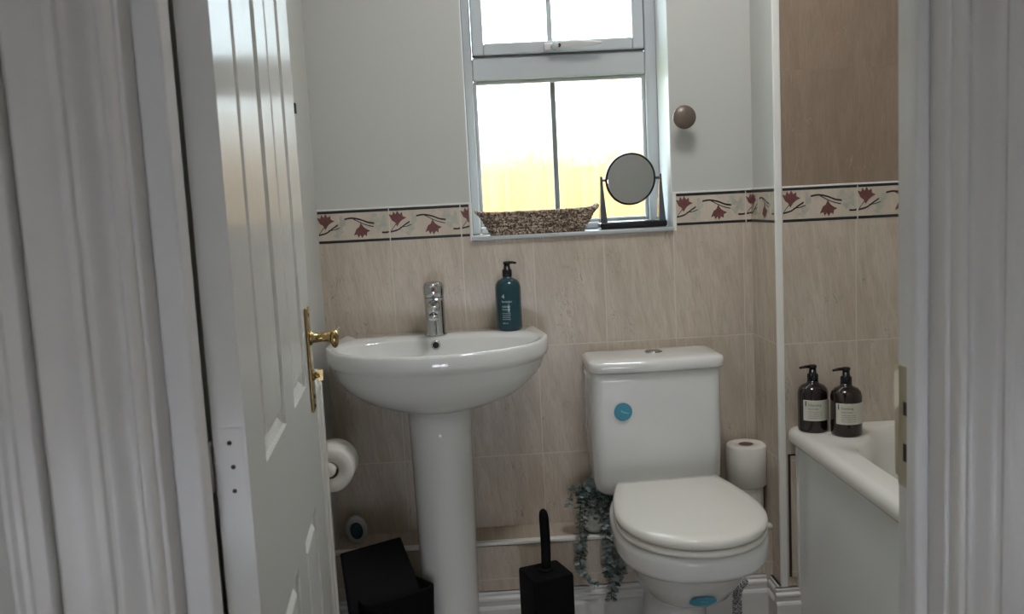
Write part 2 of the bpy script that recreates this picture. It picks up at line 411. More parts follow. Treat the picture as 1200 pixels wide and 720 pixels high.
# white edging: along the top of the tiles, round the window tiles, up the outer corner
def trim(n, bm, m='trim_white', bevel=.001, **k): return obj('trim_%d' % n, bm, m, kind='structure', bevel=bevel)
bm = bmesh.new(); box(bm, XL, WX0, -.010, -.0002, ZT-.001, ZT+.004); box(bm, WX1, XJ-.0, -.010, -.0002, ZT-.001, ZT+.004); trim(1, bm)
bm = bmesh.new(); box(bm, WX0-.003, WX0+.004, -.011, -.0002, WZ0-.012, ZT+.004); trim(2, bm)
bm = bmesh.new(); box(bm, WX1-.002, WX1+.008, -.011, -.0002, WZ0-.012, ZT+.004); trim(3, bm)
bm = bmesh.new(); box(bm, XJ-.010, XJ+.009, YJ-.004, YJ+.007, 0.0, CE); trim(4, bm, bevel=.003)
bm = bmesh.new(); box(bm, XJ-.008, XJ-.001, -.205, -.008, ZT-.001, ZT+.004); trim(5, bm)
bm = bmesh.new(); box(bm, XJ+.009, XR, YJ-.002, YJ+.007, ZT-.002, ZT+.003); trim(6, bm)
# added pale bluish skin on the window reveals, standing in for sky light
M['reveal'] = mat('reveal_skylit', rgb(232, 236, 238), .28)  # brighter than the wall paint, so the reveals look lit by the sky
for xa, xb in ((WX0, WX0+.002), (WX1-.002, WX1)):
    obj('reveal_bright_skin', bx(xa, xb, 0, .150, WZ0, WZ1), 'reveal', wall_back)
# window board
bm = bmesh.new(); box(bm, WX0, WX1, -.018, .18, WZ0-.012, WZ0)
trim(7, bm, 'upvc', .003)

# tiled pipe boxing along the back wall
LZ, LY = .252, -.136
bm = bmesh.new(); box(bm, XL, XJ-.008, LY, -.008, 0, LZ)
ledge = obj('wall_ledge', bm, 'tile_plain', kind='structure')
obj('wall_tiles', bx(XL, XJ-.008, LY-.006, LY, 0, LZ-.006), 'tile_back', ledge)
bm = bmesh.new(); box(bm, XL, XJ-.008, LY-.009, LY+.012, LZ-.004, LZ+.006); obj('edge_trim', bm, 'trim_white', ledge, bevel=.002)
# skirting with stepped moulding
SK = [(0, 0), (.019, 0), (.019, .078), (.014, .084), (.016, .090), (.015, .098), (.007, .104), (.009, .112), (.005, .116), (0, .116)]
SK = [(0, 0), (.020, 0), (.020, .070), (.017, .075), (.012, .078), (.0125, .090), (.015, .094), (.014, .100), (.008, .105), (.009, .112), (.006, .117), (0, .117)]
def skirt(name, A, B, out, k=1):
    bm = bmesh.new(); extrude_prof(bm, [(o, z*k) for o, z in SK], A, B, out); return obj(name, bm, 'gloss', kind='structure')
skirt('baseboard_back', (XL+.0, LY-.006), (XJ-.03, LY-.006), (0, -1))
skirt('baseboard_return', (XJ-.010, YJ-.004), (XJ-.010, LY-.006), (-1, 0), .95)
skirt('baseboard_alcove', (XJ-.03, YJ-.004), (.828, YJ-.004), (0, -1), .92)
skirt('baseboard_left', (XL, -1.5), (XL, -.16), (1, 0))
# small access panel strip beside the bath
ap = obj('trim_8', bx(XJ+.020, .828, YJ-.006, YJ-.0, .135, .475), 'tile_alcove', kind='structure', bevel=.001)
obj('panel_gap', bx(XJ+.014, XJ+.020, YJ-.003, YJ-.0, .135, .475), 'dark_gap', ap)
obj('panel_gap', bx(XJ+.014, .828, YJ-.003, YJ-.0, .475, .479), 'dark_gap', ap)

# ------------------------------------------------------------------ window
WY = .150
win = obj('window_1', bmesh.new(), 'upvc', kind='structure')
fr = bmesh.new()
fx0, fx1 = WX0, WX1
TR0, TR1 = 1.178+.372, 1.178+.44     # transom
Z0 = WZ0; Z1 = WZ1
def bars(bm, L): 
    for a in L: box(bm, *a)
bars(fr, [(fx0, fx0+.028, WY, WY+.05, Z0, Z1), (fx1-.036, fx1, WY, WY+.05, Z0, Z1),
          (fx0+.028, fx1-.036, WY, WY+.05, Z0, Z0+.022), (fx0+.028, fx1-.036, WY, WY+.05, Z1-.045, Z1),
          (fx0+.028, fx1-.036, WY, WY+.05, TR0, TR1)])
obj('window_frame', fr, 'upvc', win, bevel=.006)
# beads round the lower fixed pane
bd = bmesh.new(); lx0, lx1, lz0, lz1 = fx0+.028, fx1-.036, Z0+.022, TR0
bars(bd, [(lx0, lx0+.010, WY+.012, WY+.03, lz0, lz1), (lx1-.010, lx1, WY+.012, WY+.03, lz0, lz1), (lx0+.010, lx1-.010, WY+.012, WY+.03, lz0, lz0+.010), (lx0+.010, lx1-.010, WY+.012, WY+.03, lz1-.010, lz1)])
obj('glazing_bead', bd, 'upvc', win, bevel=.003)
p1 = obj('pane', bx(lx0+.004, lx1-.004, WY+.030, WY+.036, lz0+.004, lz1-.004), 'glass', win)
obj('glazing_bar', bx(.246-.008, .246+.008, WY+.036, WY+.044, lz0, lz1), 'upvc', win, bevel=.002)
# opening top sash
sx0, sx1, sz0, sz1 = fx0+.030, fx1-.039, TR1+.003, Z1-.048
sb = bmesh.new(); w = .034
bars(sb, [(sx0, sx0+w, WY-.014, WY+.04, sz0, sz1), (sx1-w, sx1, WY-.014, WY+.04, sz0, sz1), (sx0+w, sx1-w, WY-.014, WY+.04, sz0, sz0+w), (sx0+w, sx1-w, WY-.014, WY+.04, sz1-w, sz1)])
sash = obj('window_sash', sb, 'upvc', win, bevel=.005)
obj('pane', bx(sx0+w-.004, sx1-w+.004, WY+.014, WY+.020, sz0+w-.004, sz1-w+.004), 'glass', sash)
obj('glazing_bar', bx(.243-.008, .243+.008, WY+.022, WY+.030, sz0+w, sz1-w), 'upvc', sash, bevel=.002)
gk = bmesh.new(); g = .0016
bars(gk, [(sx0-g, sx0, WY-.002, WY+.02, sz0-g, sz1), (sx1, sx1+g, WY-.002, WY+.02, sz0-g, sz1), (sx0, sx1, WY-.002, WY+.02, sz0-g, sz0)])
obj('sash_gasket', gk, 'screw', win)
# handle
hz = TR1+.018; hy = WY-.014
hb = bmesh.new(); box(hb, .222, .262, hy-.010, hy, hz-.011, hz+.011); 
hnd = obj('window_handle', hb, 'steel', win, bevel=.003)
hb = bmesh.new(); lathe(hb, [(.011, 0), (.011, .016), (.009, .020)], (.252, hy-.008, hz), 20, RX90); obj('handle_hub', hb, 'upvc', hnd, True)
hb = bmesh.new()
rings = []
for x, ww, yy in ((.262, .010, .018), (.29, .011, .024), (.34, .009, .027), (.375, .005, .028), (.388, .002, .028)):
    rings.append([(x, hy-yy-.004, hz-ww*.8), (x, hy-yy+.004, hz-ww*.8), (x, hy-yy+.004, hz+ww*.8+.002), (x, hy-yy-.004, hz+ww*.8+.002)])
loft(hb, rings); obj('handle_lever', hb, 'steel', hnd, bevel=.002)
hb = bmesh.new(); lathe(hb, [(.0055, 0), (.0055, .003)], (.264, hy-.022, hz), 16, RX90); obj('lock_button', hb, 'screw', hnd)

# ------------------------------------------------------------------ door frame (lining, stops, architraves)
def jamb(name, side):
    s = 1 if side == 'left' else -1; X = DL if side == 'left' else DR
    bm = bmesh.new()
    box(bm, *(sorted((X-.02*s, X))), YH-.001, YW+.001, 0, 2.03)
    o = obj(name, bm, 'jamb_gloss', kind='structure', bevel=.003)
    bm = bmesh.new(); w_, y_ = (.028, -1.587) if side == 'left' else (.015, -1.597)
    box(bm, *(sorted((X, X+w_*s))), -1.62, y_, 0, 2.0); obj('door_stop', bm, 'jamb_gloss', o, bevel=.004)
    return o
jl = jamb('trim_9', 'left'); jr = jamb('trim_10', 'right')
bm = bmesh.new(); box(bm, DL, DR, YH-.001, YW+.001, 2.01, 2.03); obj('trim_11', bm, 'gloss', kind='structure', bevel=.003)
AP = [(0, 0), (0, .010), (.002, .016), (.007, .019), (.011, .016), (.013, .007), (.019, .006), (.024, .010), (.029, .020), (.034, .024), (.041, .023), (.046, .015), (.050, .011), (.058, .011), (.064, .017), (.072, .021), (.084, .022), (.092, .021), (.097, .015), (.098, 0)]
def architrave(name, x0, s, y=YH, prof=AP, z1=2.08):
    bm = bmesh.new()
    r = lambda z: [(x0+s*d, y-.0005-h, z) for d, h in prof]
    loft(bm, [r(0), r(z1)]); return obj(name, bm, 'gloss', kind='structure', smooth=False, bevel=.0015)
architrave('trim_12', DL-.004, -1)
architrave('trim_13', DR+.004, 1)
architrave('trim_14', DL-.004-.104, -1, prof=[(0, 0), (0, .010), (.003, .016), (.018, .017), (.024, .011), (.030, .012), (.033, .018), (.038, .018), (.041, .010), (.045, 0)])
# brass lock keep on the right jamb
kp = bmesh.new(); box(kp, DR-.0015, DR, -1.594, -1.553, .848, .985)
keep = obj('lock_keep', kp, 'brass_pale', jr, bevel=.0005)
kp = bmesh.new()
pr_ = []  # curled lip
for z, d in ((.858, .0), (.866, .006), (.93, .008), (.94, .013), (.975, .013), (.983, .0)):
    pr_.append([(DR-.001, -1.5555, z), (DR-.001, -1.5535, z), (DR-.001-d*.22, -1.5485-d*.2, z), (DR-.003-d*.22, -1.5505-d*.2, z)])
loft(kp, pr_); obj('keep_lip', kp, 'brass_pale', keep)
for z0, z1 in ((.878, .898), (.93, .945)):
    obj('keep_slot', bx(DR-.0022, DR-.0016, -1.586, -1.566, z0, z1), 'screw', keep)
# frame-side hinge leaf and knuckle on left
kn = bmesh.new(); lathe(kn, [(.0045, 0), (.0045, .055)], (-.3065, -1.552, .886), 14); obj('hinge_knuckle', kn, 'steel', jl, True)
# ------------------------------------------------------------------ the open door
TH = math.radians(5.1)
dr = bpy.data.objects.new('door_1', bpy.data.meshes.new('door_1'))
# build in local coords: s along width (0..W), t thickness (0 = visible face .. -.035), z
W_ = .758; T_ = .035
D0 = Vector((-.2655, -1.548, 0)); DS = Vector((-math.sin(TH), math.cos(TH), 0)); DT = Vector((-math.cos(TH), -math.sin(TH), 0))
def dp(s, t_, z): return D0 + DS*s + DT*t_ + Vector((0, 0, z))
def dbox(bm, s0, s1, t0, t1, z0, z1, mi=0):
    vs = [bm.verts.new(dp(s, t_, z)) for z in (z0, z1) for t_ in (t0, t1) for s in (s0, s1)]
    for q in ((0, 2, 3, 1), (4, 5, 7, 6), (0, 1, 5, 4), (2, 6, 7, 3), (0, 4, 6, 2), (1, 3, 7, 5)):
        bm.faces.new([vs[i] for i in q]).material_index = mi
SX = [0, .122, .328, .426, .606, W_]
ZR = [.01, .20, .660, .88, 1.62, 1.72, 1.86, 1.985]
bm = bmesh.new()
holes = [(SX[i], SX[i+1], ZR[j], ZR[j+1]) for i in (1, 3) for j in (1, 3, 5)]
for i in range(5):
    for j in range(7):
        if i in (1, 3) and j in (1, 3, 5): continue
        dbox(bm, SX[i], SX[i+1], 0, T_, ZR[j], ZR[j+1])
bmesh.ops.remove_doubles(bm, verts=bm.verts, dist=1e-5)
# drop the doubled inner faces
seen = {}
for f in list(bm.faces):
    key = tuple(sorted(v.index for v in f.verts)) if False else tuple(sorted(tuple(round(c, 5) for c in v.co) for v in f.verts))
    seen.setdefault(key, []).append(f)
dele = [f for k, L in seen.items() if len(L) > 1 for f in L]
bmesh.ops.delete(bm, geom=dele, context='FACES')
door = obj('door_1', bm, 'door_gloss', kind='structure')
for (s0, s1, z0, z1) in holes:
    bm = bmesh.new()
    def ring(i, t_): return [dp(s0+i, t_, z0+i), dp(s1-i, t_, z0+i), dp(s1-i, t_, z1-i), dp(s0+i, t_, z1-i)]
    rs = [ring(0, 0), ring(.0015, .006), ring(.008, .009), ring(.014, .0125), ring(.017, .0125), ring(.029, .002), ring(.031, .0012)]
    R = [[bm.verts.new(p) for p in r] for r in rs]
    for a, b in zip(R, R[1:]):
        for i in range(4): bm.faces.new((a[i], a[(i+1) % 4], b[(i+1) % 4], b[i]))
    bm.faces.new(R[-1])
    R2 = [[bm.verts.new(p) for p in r] for r in (ring(0, T_), ring(.016, T_-.0095), ring(.046, T_-.003))]
    for a, b in zip(R2, R2[1:]):
        for i in range(4): bm.faces.new((b[i], b[(i+1) % 4], a[(i+1) % 4], a[i]))
    bm.faces.new(R2[-1][::-1])
    obj('door_panel', bm, 'door_grain', door)
# hinge leaf on the door edge
hl = bmesh.new()
vs = [dp(-.0008, t_, z) for t_, z in ((.004, .868), (.034, .868), (.034, .956), (.004, .956))]
vb = [p - DS*-.002 for p in vs]
loft(hl, [vs, vb]); hinge = obj('door_hinge', hl, 'gloss', door, bevel=.0004)
for z in (.885, .912, .939):
    b2 = bmesh.new(); Mx = Matrix(((DT.x, 0, DS.x, 0), (DT.y, 0, DS.y, 0), (0, 1, 0, 0), (0, 0, 0, 1)))
    lathe(b2, [(.0026, -.0012), (.0026, -.0006)], dp(0, .017+random.uniform(-.002, .002), z), 12, Mx); obj('hinge_screw', b2, 'screw', hinge)
# lever handle on backplate
SH = .676; ZH = .935
hb = bmesh.new(); dbox(hb, SH-.019, SH+.019, -.006, -.0005, ZH-.115, ZH+.080)
plate = obj('door_handle', hb, 'brass', door, bevel=.0025)
Mo = Matrix(((-DT.x, 0, 0, 0), (-DT.y, 0, 0, 0), (0, 0, 1, 0), (0, 0, 0, 1)))
def along(bm, base, direc, prof, n=20):
    d = Vector(direc).normalized(); a = d.cross(Vector((0, 0, 1))).normalized(); b = a.cross(d)
    rings = [[base + d*z + a*r*math.cos(2*PI*k/n) + b*r*math.sin(2*PI*k/n) for k in range(n)] for r, z in prof]
    loft(bm, rings)
zl = ZH+.022
hb = bmesh.new(); along(hb, dp(SH, -.006, zl), -DT, [(.014, 0), (.013, .003), (.0095, .005), (.0085, .022), (.0095, .032), (.012, .035), (.010, .046)]); 
obj('lever_neck', hb, 'brass', plate, True)
hb = bmesh.new(); rings = []
for ds, hw, hh, dz in ((-.016, .004, .008, 0), (-.012, .0075, .015, -.001), (0, .0085, .0175, -.002), (.020, .0080, .015, -.001), (.050, .0070, .011, .002), (.075, .0065, .010, .004), (.088, .003, .005, .004)):
    rings.append([dp(SH+ds, -.050+hw*math.cos(2*PI*k/18), zl-.002+dz+hh*math.sin(2*PI*k/18)) for k in range(18)])
loft(hb, rings); obj('lever_grip', hb, 'brass', plate, True)
hb = bmesh.new(); along(hb, dp(SH, -.006, ZH-.048), -DT, [(.010, 0), (.009, .004), (.006, .005), (.006, .012), (.002, .013)]); 
dbox(hb, SH-.004, SH+.004, -.024, -.014, ZH-.058, ZH-.038); obj('thumb_turn', hb, 'brass', plate)
for z in (ZH+.066, ZH-.088, ZH-.105):
    hb = bmesh.new(); along(hb, dp(SH, -.006, z), -DT, [(.0035, 0), (.003, .0012)], 10); obj('plate_screw', hb, 'screw', plate)

# small fitting on the left wall
fit = thing('wall_catch', 'small white catch with a dark slot on the left wall above the door handle', 'catch', (XL+.004, -.25, 1.44))
obj('catch_plate', bx(XL, XL+.008, -.275, -.245, 1.36, 1.53), 'trim_white', fit, bevel=.003)
obj('catch_slot', bx(XL+.008, XL+.014, -.268, -.252, 1.435, 1.46), 'screw', fit, bevel=.001)

# ------------------------------------------------------------------ radiator
rx = -.362; ry0, ry1, rz0, rz1 = -1.42, -.545, .13, .842
rad = thing('radiator', 'white ribbed panel radiator on the left wall behind the open door', 'radiator', (-.40, -1.0, 0))
bm = bmesh.new(); prof = []
n = 26; step = (ry1-ry0-.02)/n; y = ry0+.01
prof.append((rx-.014, ry0))
for i in range(n):
    prof += [(rx-.009, y+step*.08), (rx, y+step*.28), (rx, y+step*.72), (rx-.009, y+step*.92)]; y += step
prof.append((rx-.014, ry1))
front = prof; back = [(rx-.022, ry1), (rx-.022, ry0)]
rings = [[(a-.008 if z in (rz0, rz1) else a, b, z) for a, b in front+back] for z in (rz0,)]
rings = [[(min(a, rx-.010), b, rz0) for a, b in front+back], [(a, b, rz0+.02) for a, b in front+back], [(a, b, rz1-.03) for a, b in front+back], [(min(a, rx-.010), b, rz1-.008) for a, b in front+back]]
loft(bm, rings); obj('front_panel', bm, 'radiator', rad)
obj('back_panel', bx(rx-.070, rx-.060, ry0, ry1, rz0, rz1-.01), 'radiator', rad, bevel=.002)
bm = bmesh.new(); box(bm, rx-.070, rx-.006, ry0+.002, ry1-.002, rz1-.010, rz1); 
for i in range(28):
    yy = ry0+.02+i*.030; box(bm, rx-.060, rx-.018, yy, yy+.012, rz1, rz1+.002)
obj('top_grille', bm, 'radiator', rad)
obj('side_panel', bx(rx-.070, rx-.010, ry1-.002, ry1+.001, rz0+.02, rz1-.004), 'radiator', rad, bevel=.001)
for yb_ in (ry0+.1, ry1-.14): obj('wall_bracket', bx(XL+.0005, rx-.070, yb_, yb_+.04, .3, .7), 'radiator', rad)
bm = bmesh.new(); tube(bm, [(rx-.035, ry1-.02, .0), (rx-.035, ry1-.02, .135)], .0075); lathe(bm, [(.013, .06), (.015, .09), (.013, .12)], (rx-.035, ry1-.02, 0), 14); obj('valve', bm, 'chrome', rad, True)

# ------------------------------------------------------------------ basin on pedestal
BX, BZ = -.122, .838
def basin_out(k):
    a = 2*PI*k/96
    cx, cy = math.cos(a), math.sin(a)
    if cy <= 0: return (BX+.294*math.copysign(abs(cx)**.92, cx), -.165+.285*math.copysign(abs(cy)**.95, cy))
    yy = -.165+.163*min(1, (abs(cy)*1.55)**.8); 
    x = .294*(abs(cx)**.42) if cy < .9 else .294*(abs(cx)**.42)
    lim = .270+.024*(1-(yy+.165)/.163)
    return (BX+math.copysign(min(x, lim), cx), yy)
OUT = [basin_out(k) for k in range(96)]
CC = (BX, -.215)
def ring(s, z, sy=None, dy=0, back=None):
    sy = sy or s; r = []
    for x, y in OUT:
        yy = CC[1]+sy*(y-CC[1])+dy
        if back is not None: yy = min(yy, back)
        r.append((CC[0]+s*(x-CC[0]), min(yy, -.009), z))
    return r
IN = []
def inner(s, z, yb=-.135):
    r = []
    for k in range(96):
        a = 2*PI*k/96; cx, cy = math.cos(a), math.sin(a)
        r.append((BX+.262*s*math.copysign(abs(cx)**.9, cx), -.245+(.175*s*math.copysign(abs(cy)**.95, cy) if cy < 0 else .118*s*math.copysign(abs(cy)**.9, cy)), z))
    return r
bas = thing('washbasin', 'white ceramic washbasin on a full pedestal below the window sill', 'basin', (BX, -.2, 0))
bm = bmesh.new()
rg = [inner(.10, BZ-.130), inner(.35, BZ-.126), inner(.62, BZ-.105), inner(.82, BZ-.070), inner(.93, BZ-.035), inner(.985, BZ-.008), inner(1.005, BZ-.001)]
o1 = ring(.965, BZ+.002); rg2 = []
for p, q in zip(rg[-1], o1): rg2.append((p[0]*.5+q[0]*.5, p[1]*.5+q[1]*.5, BZ+.001))
rg += [rg2, o1, ring(.988, BZ+.001), ring(1.0, BZ-.006), ring(1.0, BZ-.030), ring(.992, BZ-.040), ring(.968, BZ-.046), ring(.955, BZ-.052), ring(.93, BZ-.075, .93), ring(.85, BZ-.108, .86), ring(.70, BZ-.138, .72), ring(.52, BZ-.158, .56), ring(.34, BZ-.170, .42), ring(.2, BZ-.174, .3)]
loft(bm, rg); obj('basin', bm, 'ceramic', bas, True)
bm = bmesh.new()
def ped(w, z, yf, n=40):
    r = []
    for k in range(n):
        a = PI+PI*k/(n-1); r.append((BX-.004+w*math.cos(a), -.20+(yf+.20)*abs(math.sin(a))**.8, z))
    r.append((BX-.004+w, -.15, z)); r.append((BX-.004-w, -.15, z)); return r
loft(bm, [ped(.083, BZ-.165, -.315), ped(.082, .60, -.312), ped(.080, .45, -.308), ped(.077, .25, -.305), ped(.074, .10, -.305), ped(.080, .03, -.312), ped(.082, 0, -.315)])
obj('pedestal', bm, 'ceramic', bas, True)
bm = bmesh.new(); My = Matrix.Rotation(-math.radians(20), 4, 'X')
My = RX90
lathe(bm, [(.0125, 0), (.0125, .003), (.009, .004), (.0085, .001)], (-.130, -.1330, BZ-.020), 24, My); ovf = obj('overflow_ring', bm, 'chrome', bas, True)
bm = bmesh.new(); lathe(bm, [(.0085, 0), (.0085, .0022)], (-.130, -.1335, BZ-.020), 20, My); obj('overflow_hole', bm, 'dark_gap', ovf)
bm = bmesh.new(); lathe(bm, [(.03, 0), (.03, .003), (.022, .005)], (BX, -.25, BZ-.128), 24); obj('plug', bm, 'chrome', bas, True)
# mixer tap
TX, TY = -.130, -.088
bm = bmesh.new()
lathe(bm, [(.031, .0), (.031, .004), (.0275, .008), (.0272, .090), (.0275, .104)], (TX, TY, BZ+.001), 32)
tap = obj('mixer_tap', bm, 'chrome', bas, True)
bm = bmesh.new()
tube(bm, spline([(TX, TY-.01, BZ+.085), (TX, TY-.05, BZ+.083), (TX, TY-.085, BZ+.074)], 4), [.017]*4+[.0155]*5, 20)
lathe(bm, [(.013, 0), (.0135, .010), (.012, .014)], (TX, TY-.083, BZ+.052), 20); obj('spout', bm, 'chrome', tap, True)
bm = bmesh.new()
lathe(bm, [(.0255, .105), (.0275, .109), (.029, .120), (.0285, .136), (.025, .145), (.014, .149)], (TX, TY, BZ), 32)
box(bm, TX-.011, TX+.011, TY-.062, TY-.01, BZ+.137, BZ+.146); obj('tap_lever', bm, 'chrome', tap, True)
bm = bmesh.new(); lathe(bm, [(.0045, 0), (.004, .002)], (TX, TY-.0285, BZ+.126), 16, RX90); o = obj('temperature_dot', bm, 'flower', tap); 
M['red'] = mat('tap_red', rgb(150, 40, 50), .3); o.data.materials[0] = M['red']

# ------------------------------------------------------------------ pump bottles
def cyl_place(cx, cy, r, z0, off=.0004, a0=-PI/2):
    def f(x, y):
        a = a0 + x/r; return (cx+(r+off)*math.cos(a), cy+(r+off)*math.sin(a), z0+y)
    return f
def pump(parent, cx, cy, z, ang, mname='black_gloss', s=1.0, L=.034):
    bm = bmesh.new()
    lathe(bm, [(.0135*s, 0), (.0140*s, .002), (.0140*s, .018*s), (.010*s, .021*s), (.0085*s, .034*s)], (cx, cy, z), 24)
    head = obj('pump', bm, mname, parent, True)
    bm = bmesh.new(); zz = z+.034*s
    lathe(bm, [(.0095*s, 0), (.0105*s, .002), (.0105*s, .007*s), (.008*s, .009*s)], (cx, cy, zz), 20)
    d = Vector((math.cos(ang), math.sin(ang), 0)); c = Vector((cx, cy, zz+.005*s))
    tube(bm, [c, c+d*L*.6*s, c+d*L*s+Vector((0, 0, -.002))], [.0048*s, .0040*s, .0030*s], 10)
    obj('nozzle', bm, mname, head, True)
# teal bottle on the basin
sx, sy, sz = .0745, -.066, BZ+.002
bt = thing('soap_dispenser', 'teal pump bottle of hand wash on the right corner of the washbasin', 'bottle', (sx, sy, sz))
bm = bmesh.new(); r = .0355
lathe(bm, [(r-.004, 0), (r-.001, .002), (r, .006), (r, .118), (r-.002, .128), (r-.008, .137), (r-.017, .142), (.0125, .145), (.0125, .150)], (sx, sy, sz), 40); obj('bottle', bm, 'teal', bt, True)
pump(bt, sx, sy, sz+.149, math.radians(-5), s=.95, L=.028)
bm = bmesh.new(); pl = lambda x, y: cyl_place(sx, sy, r, sz)(x, y)
text_mesh(bm, '4', .017, lambda x, y: pl(x-.020, y+.090)); text_mesh(bm, 'botanics', .0085, lambda x, y: pl(x-.020, y+.079))
text_mesh(bm, 'HAND', .0075, lambda x, y: pl(x-.020, y+.065)); text_mesh(bm, 'WASH', .0075, lambda x, y: pl(x-.020, y+.057))
for i, (w1) in enumerate((.020, .021, .018, .021)): 
    text_mesh(bm, 'moisturising', .0045, lambda x, y, i=i: pl(x-.020, y+.048-.0055*i))
text_mesh(bm, '500 ml', .0055, lambda x, y: pl(x-.020, y+.020))
obj('printed_text', bm, 'ink_pale', bt, auto='keep')
# two brown bottles on the bath corner
BRIM = .555
def brown(cx, cy, label, ang, textlines, shift):
    t_ = thing('pump_bottle', label, 'bottle', (cx, cy, BRIM), 'dark brown pump bottles on the bath corner')
    r = .0385; bm = bmesh.new(); z = BRIM
    lathe(bm, [(r-.004, 0), (r-.001, .002), (r, .006), (r, .102), (r-.003, .113), (r-.010, .121), (r-.021, .126), (.0145, .129), (.0145, .133)], (cx, cy, z), 40); obj('bottle', bm, 'brown_glass', t_, True)
    pump(t_, cx, cy, z+.132, ang, s=1.0, L=.036)
    bm = bmesh.new(); n = 24; a0 = -PI/2+shift; R = r+.0005; rings = []
    for i in range(n+1):
        a = a0-1.02+2.04*i/n; rings.append([(cx+(R+o)*math.cos(a), cy+(R+o)*math.sin(a), z+zz) for o, zz in ((0, .034), (.0002, .034), (.0002, .088), (0, .088))])
    loft(bm, rings); lab = obj('paper_label', bm, 'label', t_)
    bm = bmesh.new(); f = cyl_place(cx, cy, R, z, .0006, a0)
    text_mesh(bm, textlines[0], .0085, lambda x, y: f(x-.026, y+.073))
    text_mesh(bm, textlines[1], .0060, lambda x, y: f(x-.026, y+.064))
    for i in range(4): text_mesh(bm, textlines[2], .0042, lambda x, y, i=i: f(x-.026, y+.057-.0055*i))
    vs = [bm.verts.new(f(x, y)) for x, y in ((-.034, .072), (-.031, .072), (-.031, .086), (-.034, .086))]; bm.faces.new(vs)
    obj('printed_text', bm, 'ink', lab, auto='keep')
brown(.853, -.262, 'brown pump bottle on the bath corner, left one of the pair, nearest the wall', PI+.1, ('Cleansing', 'hand wash', 'natural fragrance oils'), .0)
brown(.918, -.318, 'brown pump bottle on the bath corner, right one of the pair, nearer the tub', PI+.1, ('Soothing', 'body lotion', 'natural fragrance oils'), -.05)

# ------------------------------------------------------------------ toilet
TC = .462
toi = thing('toilet', 'white close-coupled toilet with closed lid and round blue stickers', 'toilet', (TC, -.4, 0))
def rrect(cx, hw, y0, y1, z, rf, rb=.01, n=8):
    """rounded rectangle, front (low y) corners radius rf"""
    pts = []
    for (px, py, r, a0) in ((cx+hw-rb, y1-rb, rb, 0), (cx-hw+rb, y1-rb, rb, PI/2), (cx-hw+rf, y0+rf, rf, PI), (cx+hw-rf, y0+rf, rf, 1.5*PI)):
        for k in range(n): a = a0+PI/2*k/(n-1); pts.append((px+r*math.cos(a), py+r*math.sin(a), z))
    return pts
def bow(cx, hw, y0, y1, z, rf, dep=.02):
    P = rrect(cx, hw, y0, y1, z, rf)
    # add bow at the front: subdivide front edge
    out = P[:24]; f0, f1 = P[23], P[24]
    for k in range(1, 8): t_ = k/8; out.append((f0[0]+(f1[0]-f0[0])*t_, f0[1]-dep*math.sin(PI*t_), z))
    out += P[24:]
    return out
bm = bmesh.new()
CX = TC-.004
loft(bm, [bow(CX, .140, -.160, -.02, .376, .05, .006), bow(CX, .160, -.176, -.02, .380, .05, .009), bow(CX, .171, -.184, -.015, .395, .045, .010), bow(CX, .175, -.186, -.012, .42, .04, .012), bow(CX, .178, -.187, -.012, .55, .035, .012), bow(CX, .179, -.188, -.012, .700, .035, .012), bow(CX, .179, -.188, -.012, .7215, .035, .012)])
cis = obj('cistern', bm, 'ceramic', toi, True, bevel=0)
bm = bmesh.new()
loft(bm, [bow(TC, .176, -.187, -.012, .7235, .036, .013), bow(TC, .183, -.194, -.010, .7240, .036, .013), bow(TC, .185, -.197, -.010, .728, .037, .013), bow(TC, .185, -.197, -.010, .744, .037, .013), bow(TC, .182, -.194, -.012, .752, .036, .013), bow(TC, .172, -.184, -.016, .7565, .036, .013), bow(TC, .14, -.155, -.03, .758, .03, .012), bow(TC, .08, -.12, -.06, .759, .02, .006)])
lid_c = obj('cistern_lid', bm, 'ceramic', toi, True)
bm = bmesh.new(); lathe(bm, [(.024, 0), (.024, .004), (.019, .006), (.018, .004), (.016, .006), (.004, .007)], (TC+.006, -.100, .7585), 28); obj('flush_button', bm, 'chrome', lid_c, True)
def sticker(parent, c, r, nrm, sx=1.0, up=Vector((0, 0, 1))):
    n_ = Vector(nrm).normalized(); a = up.cross(n_).normalized(); b = n_.cross(a); bm = bmesh.new(); c = Vector(c)
    rings = [[c+n_*o+a*r*k*sx*math.cos(2*PI*i/32)+b*r*k*math.sin(2*PI*i/32) for i in range(32)] for o, k in ((0, 1), (.0006, 1), (.0007, .9))]
    loft(bm, rings, cap0=False)
    o = obj('sticker', bm, ['sticker', 'sticker_pale'], parent)
    bm = bmesh.new(); pts = [c+n_*.0011+a*x*r+b*y*r for x, y in ((-.25, .08), (.05, -.10), (.60, -.24), (.62, -.14), (.08, .02), (-.2, .2))]
    bm.faces.new([bm.verts.new(p) for p in pts]); obj('sticker_mark', bm, 'sticker_pale', o)
    o['label'] = 'round blue sticker'
sticker(cis, (.362, -.1972, .618), .0245, (0, -1, -.03))
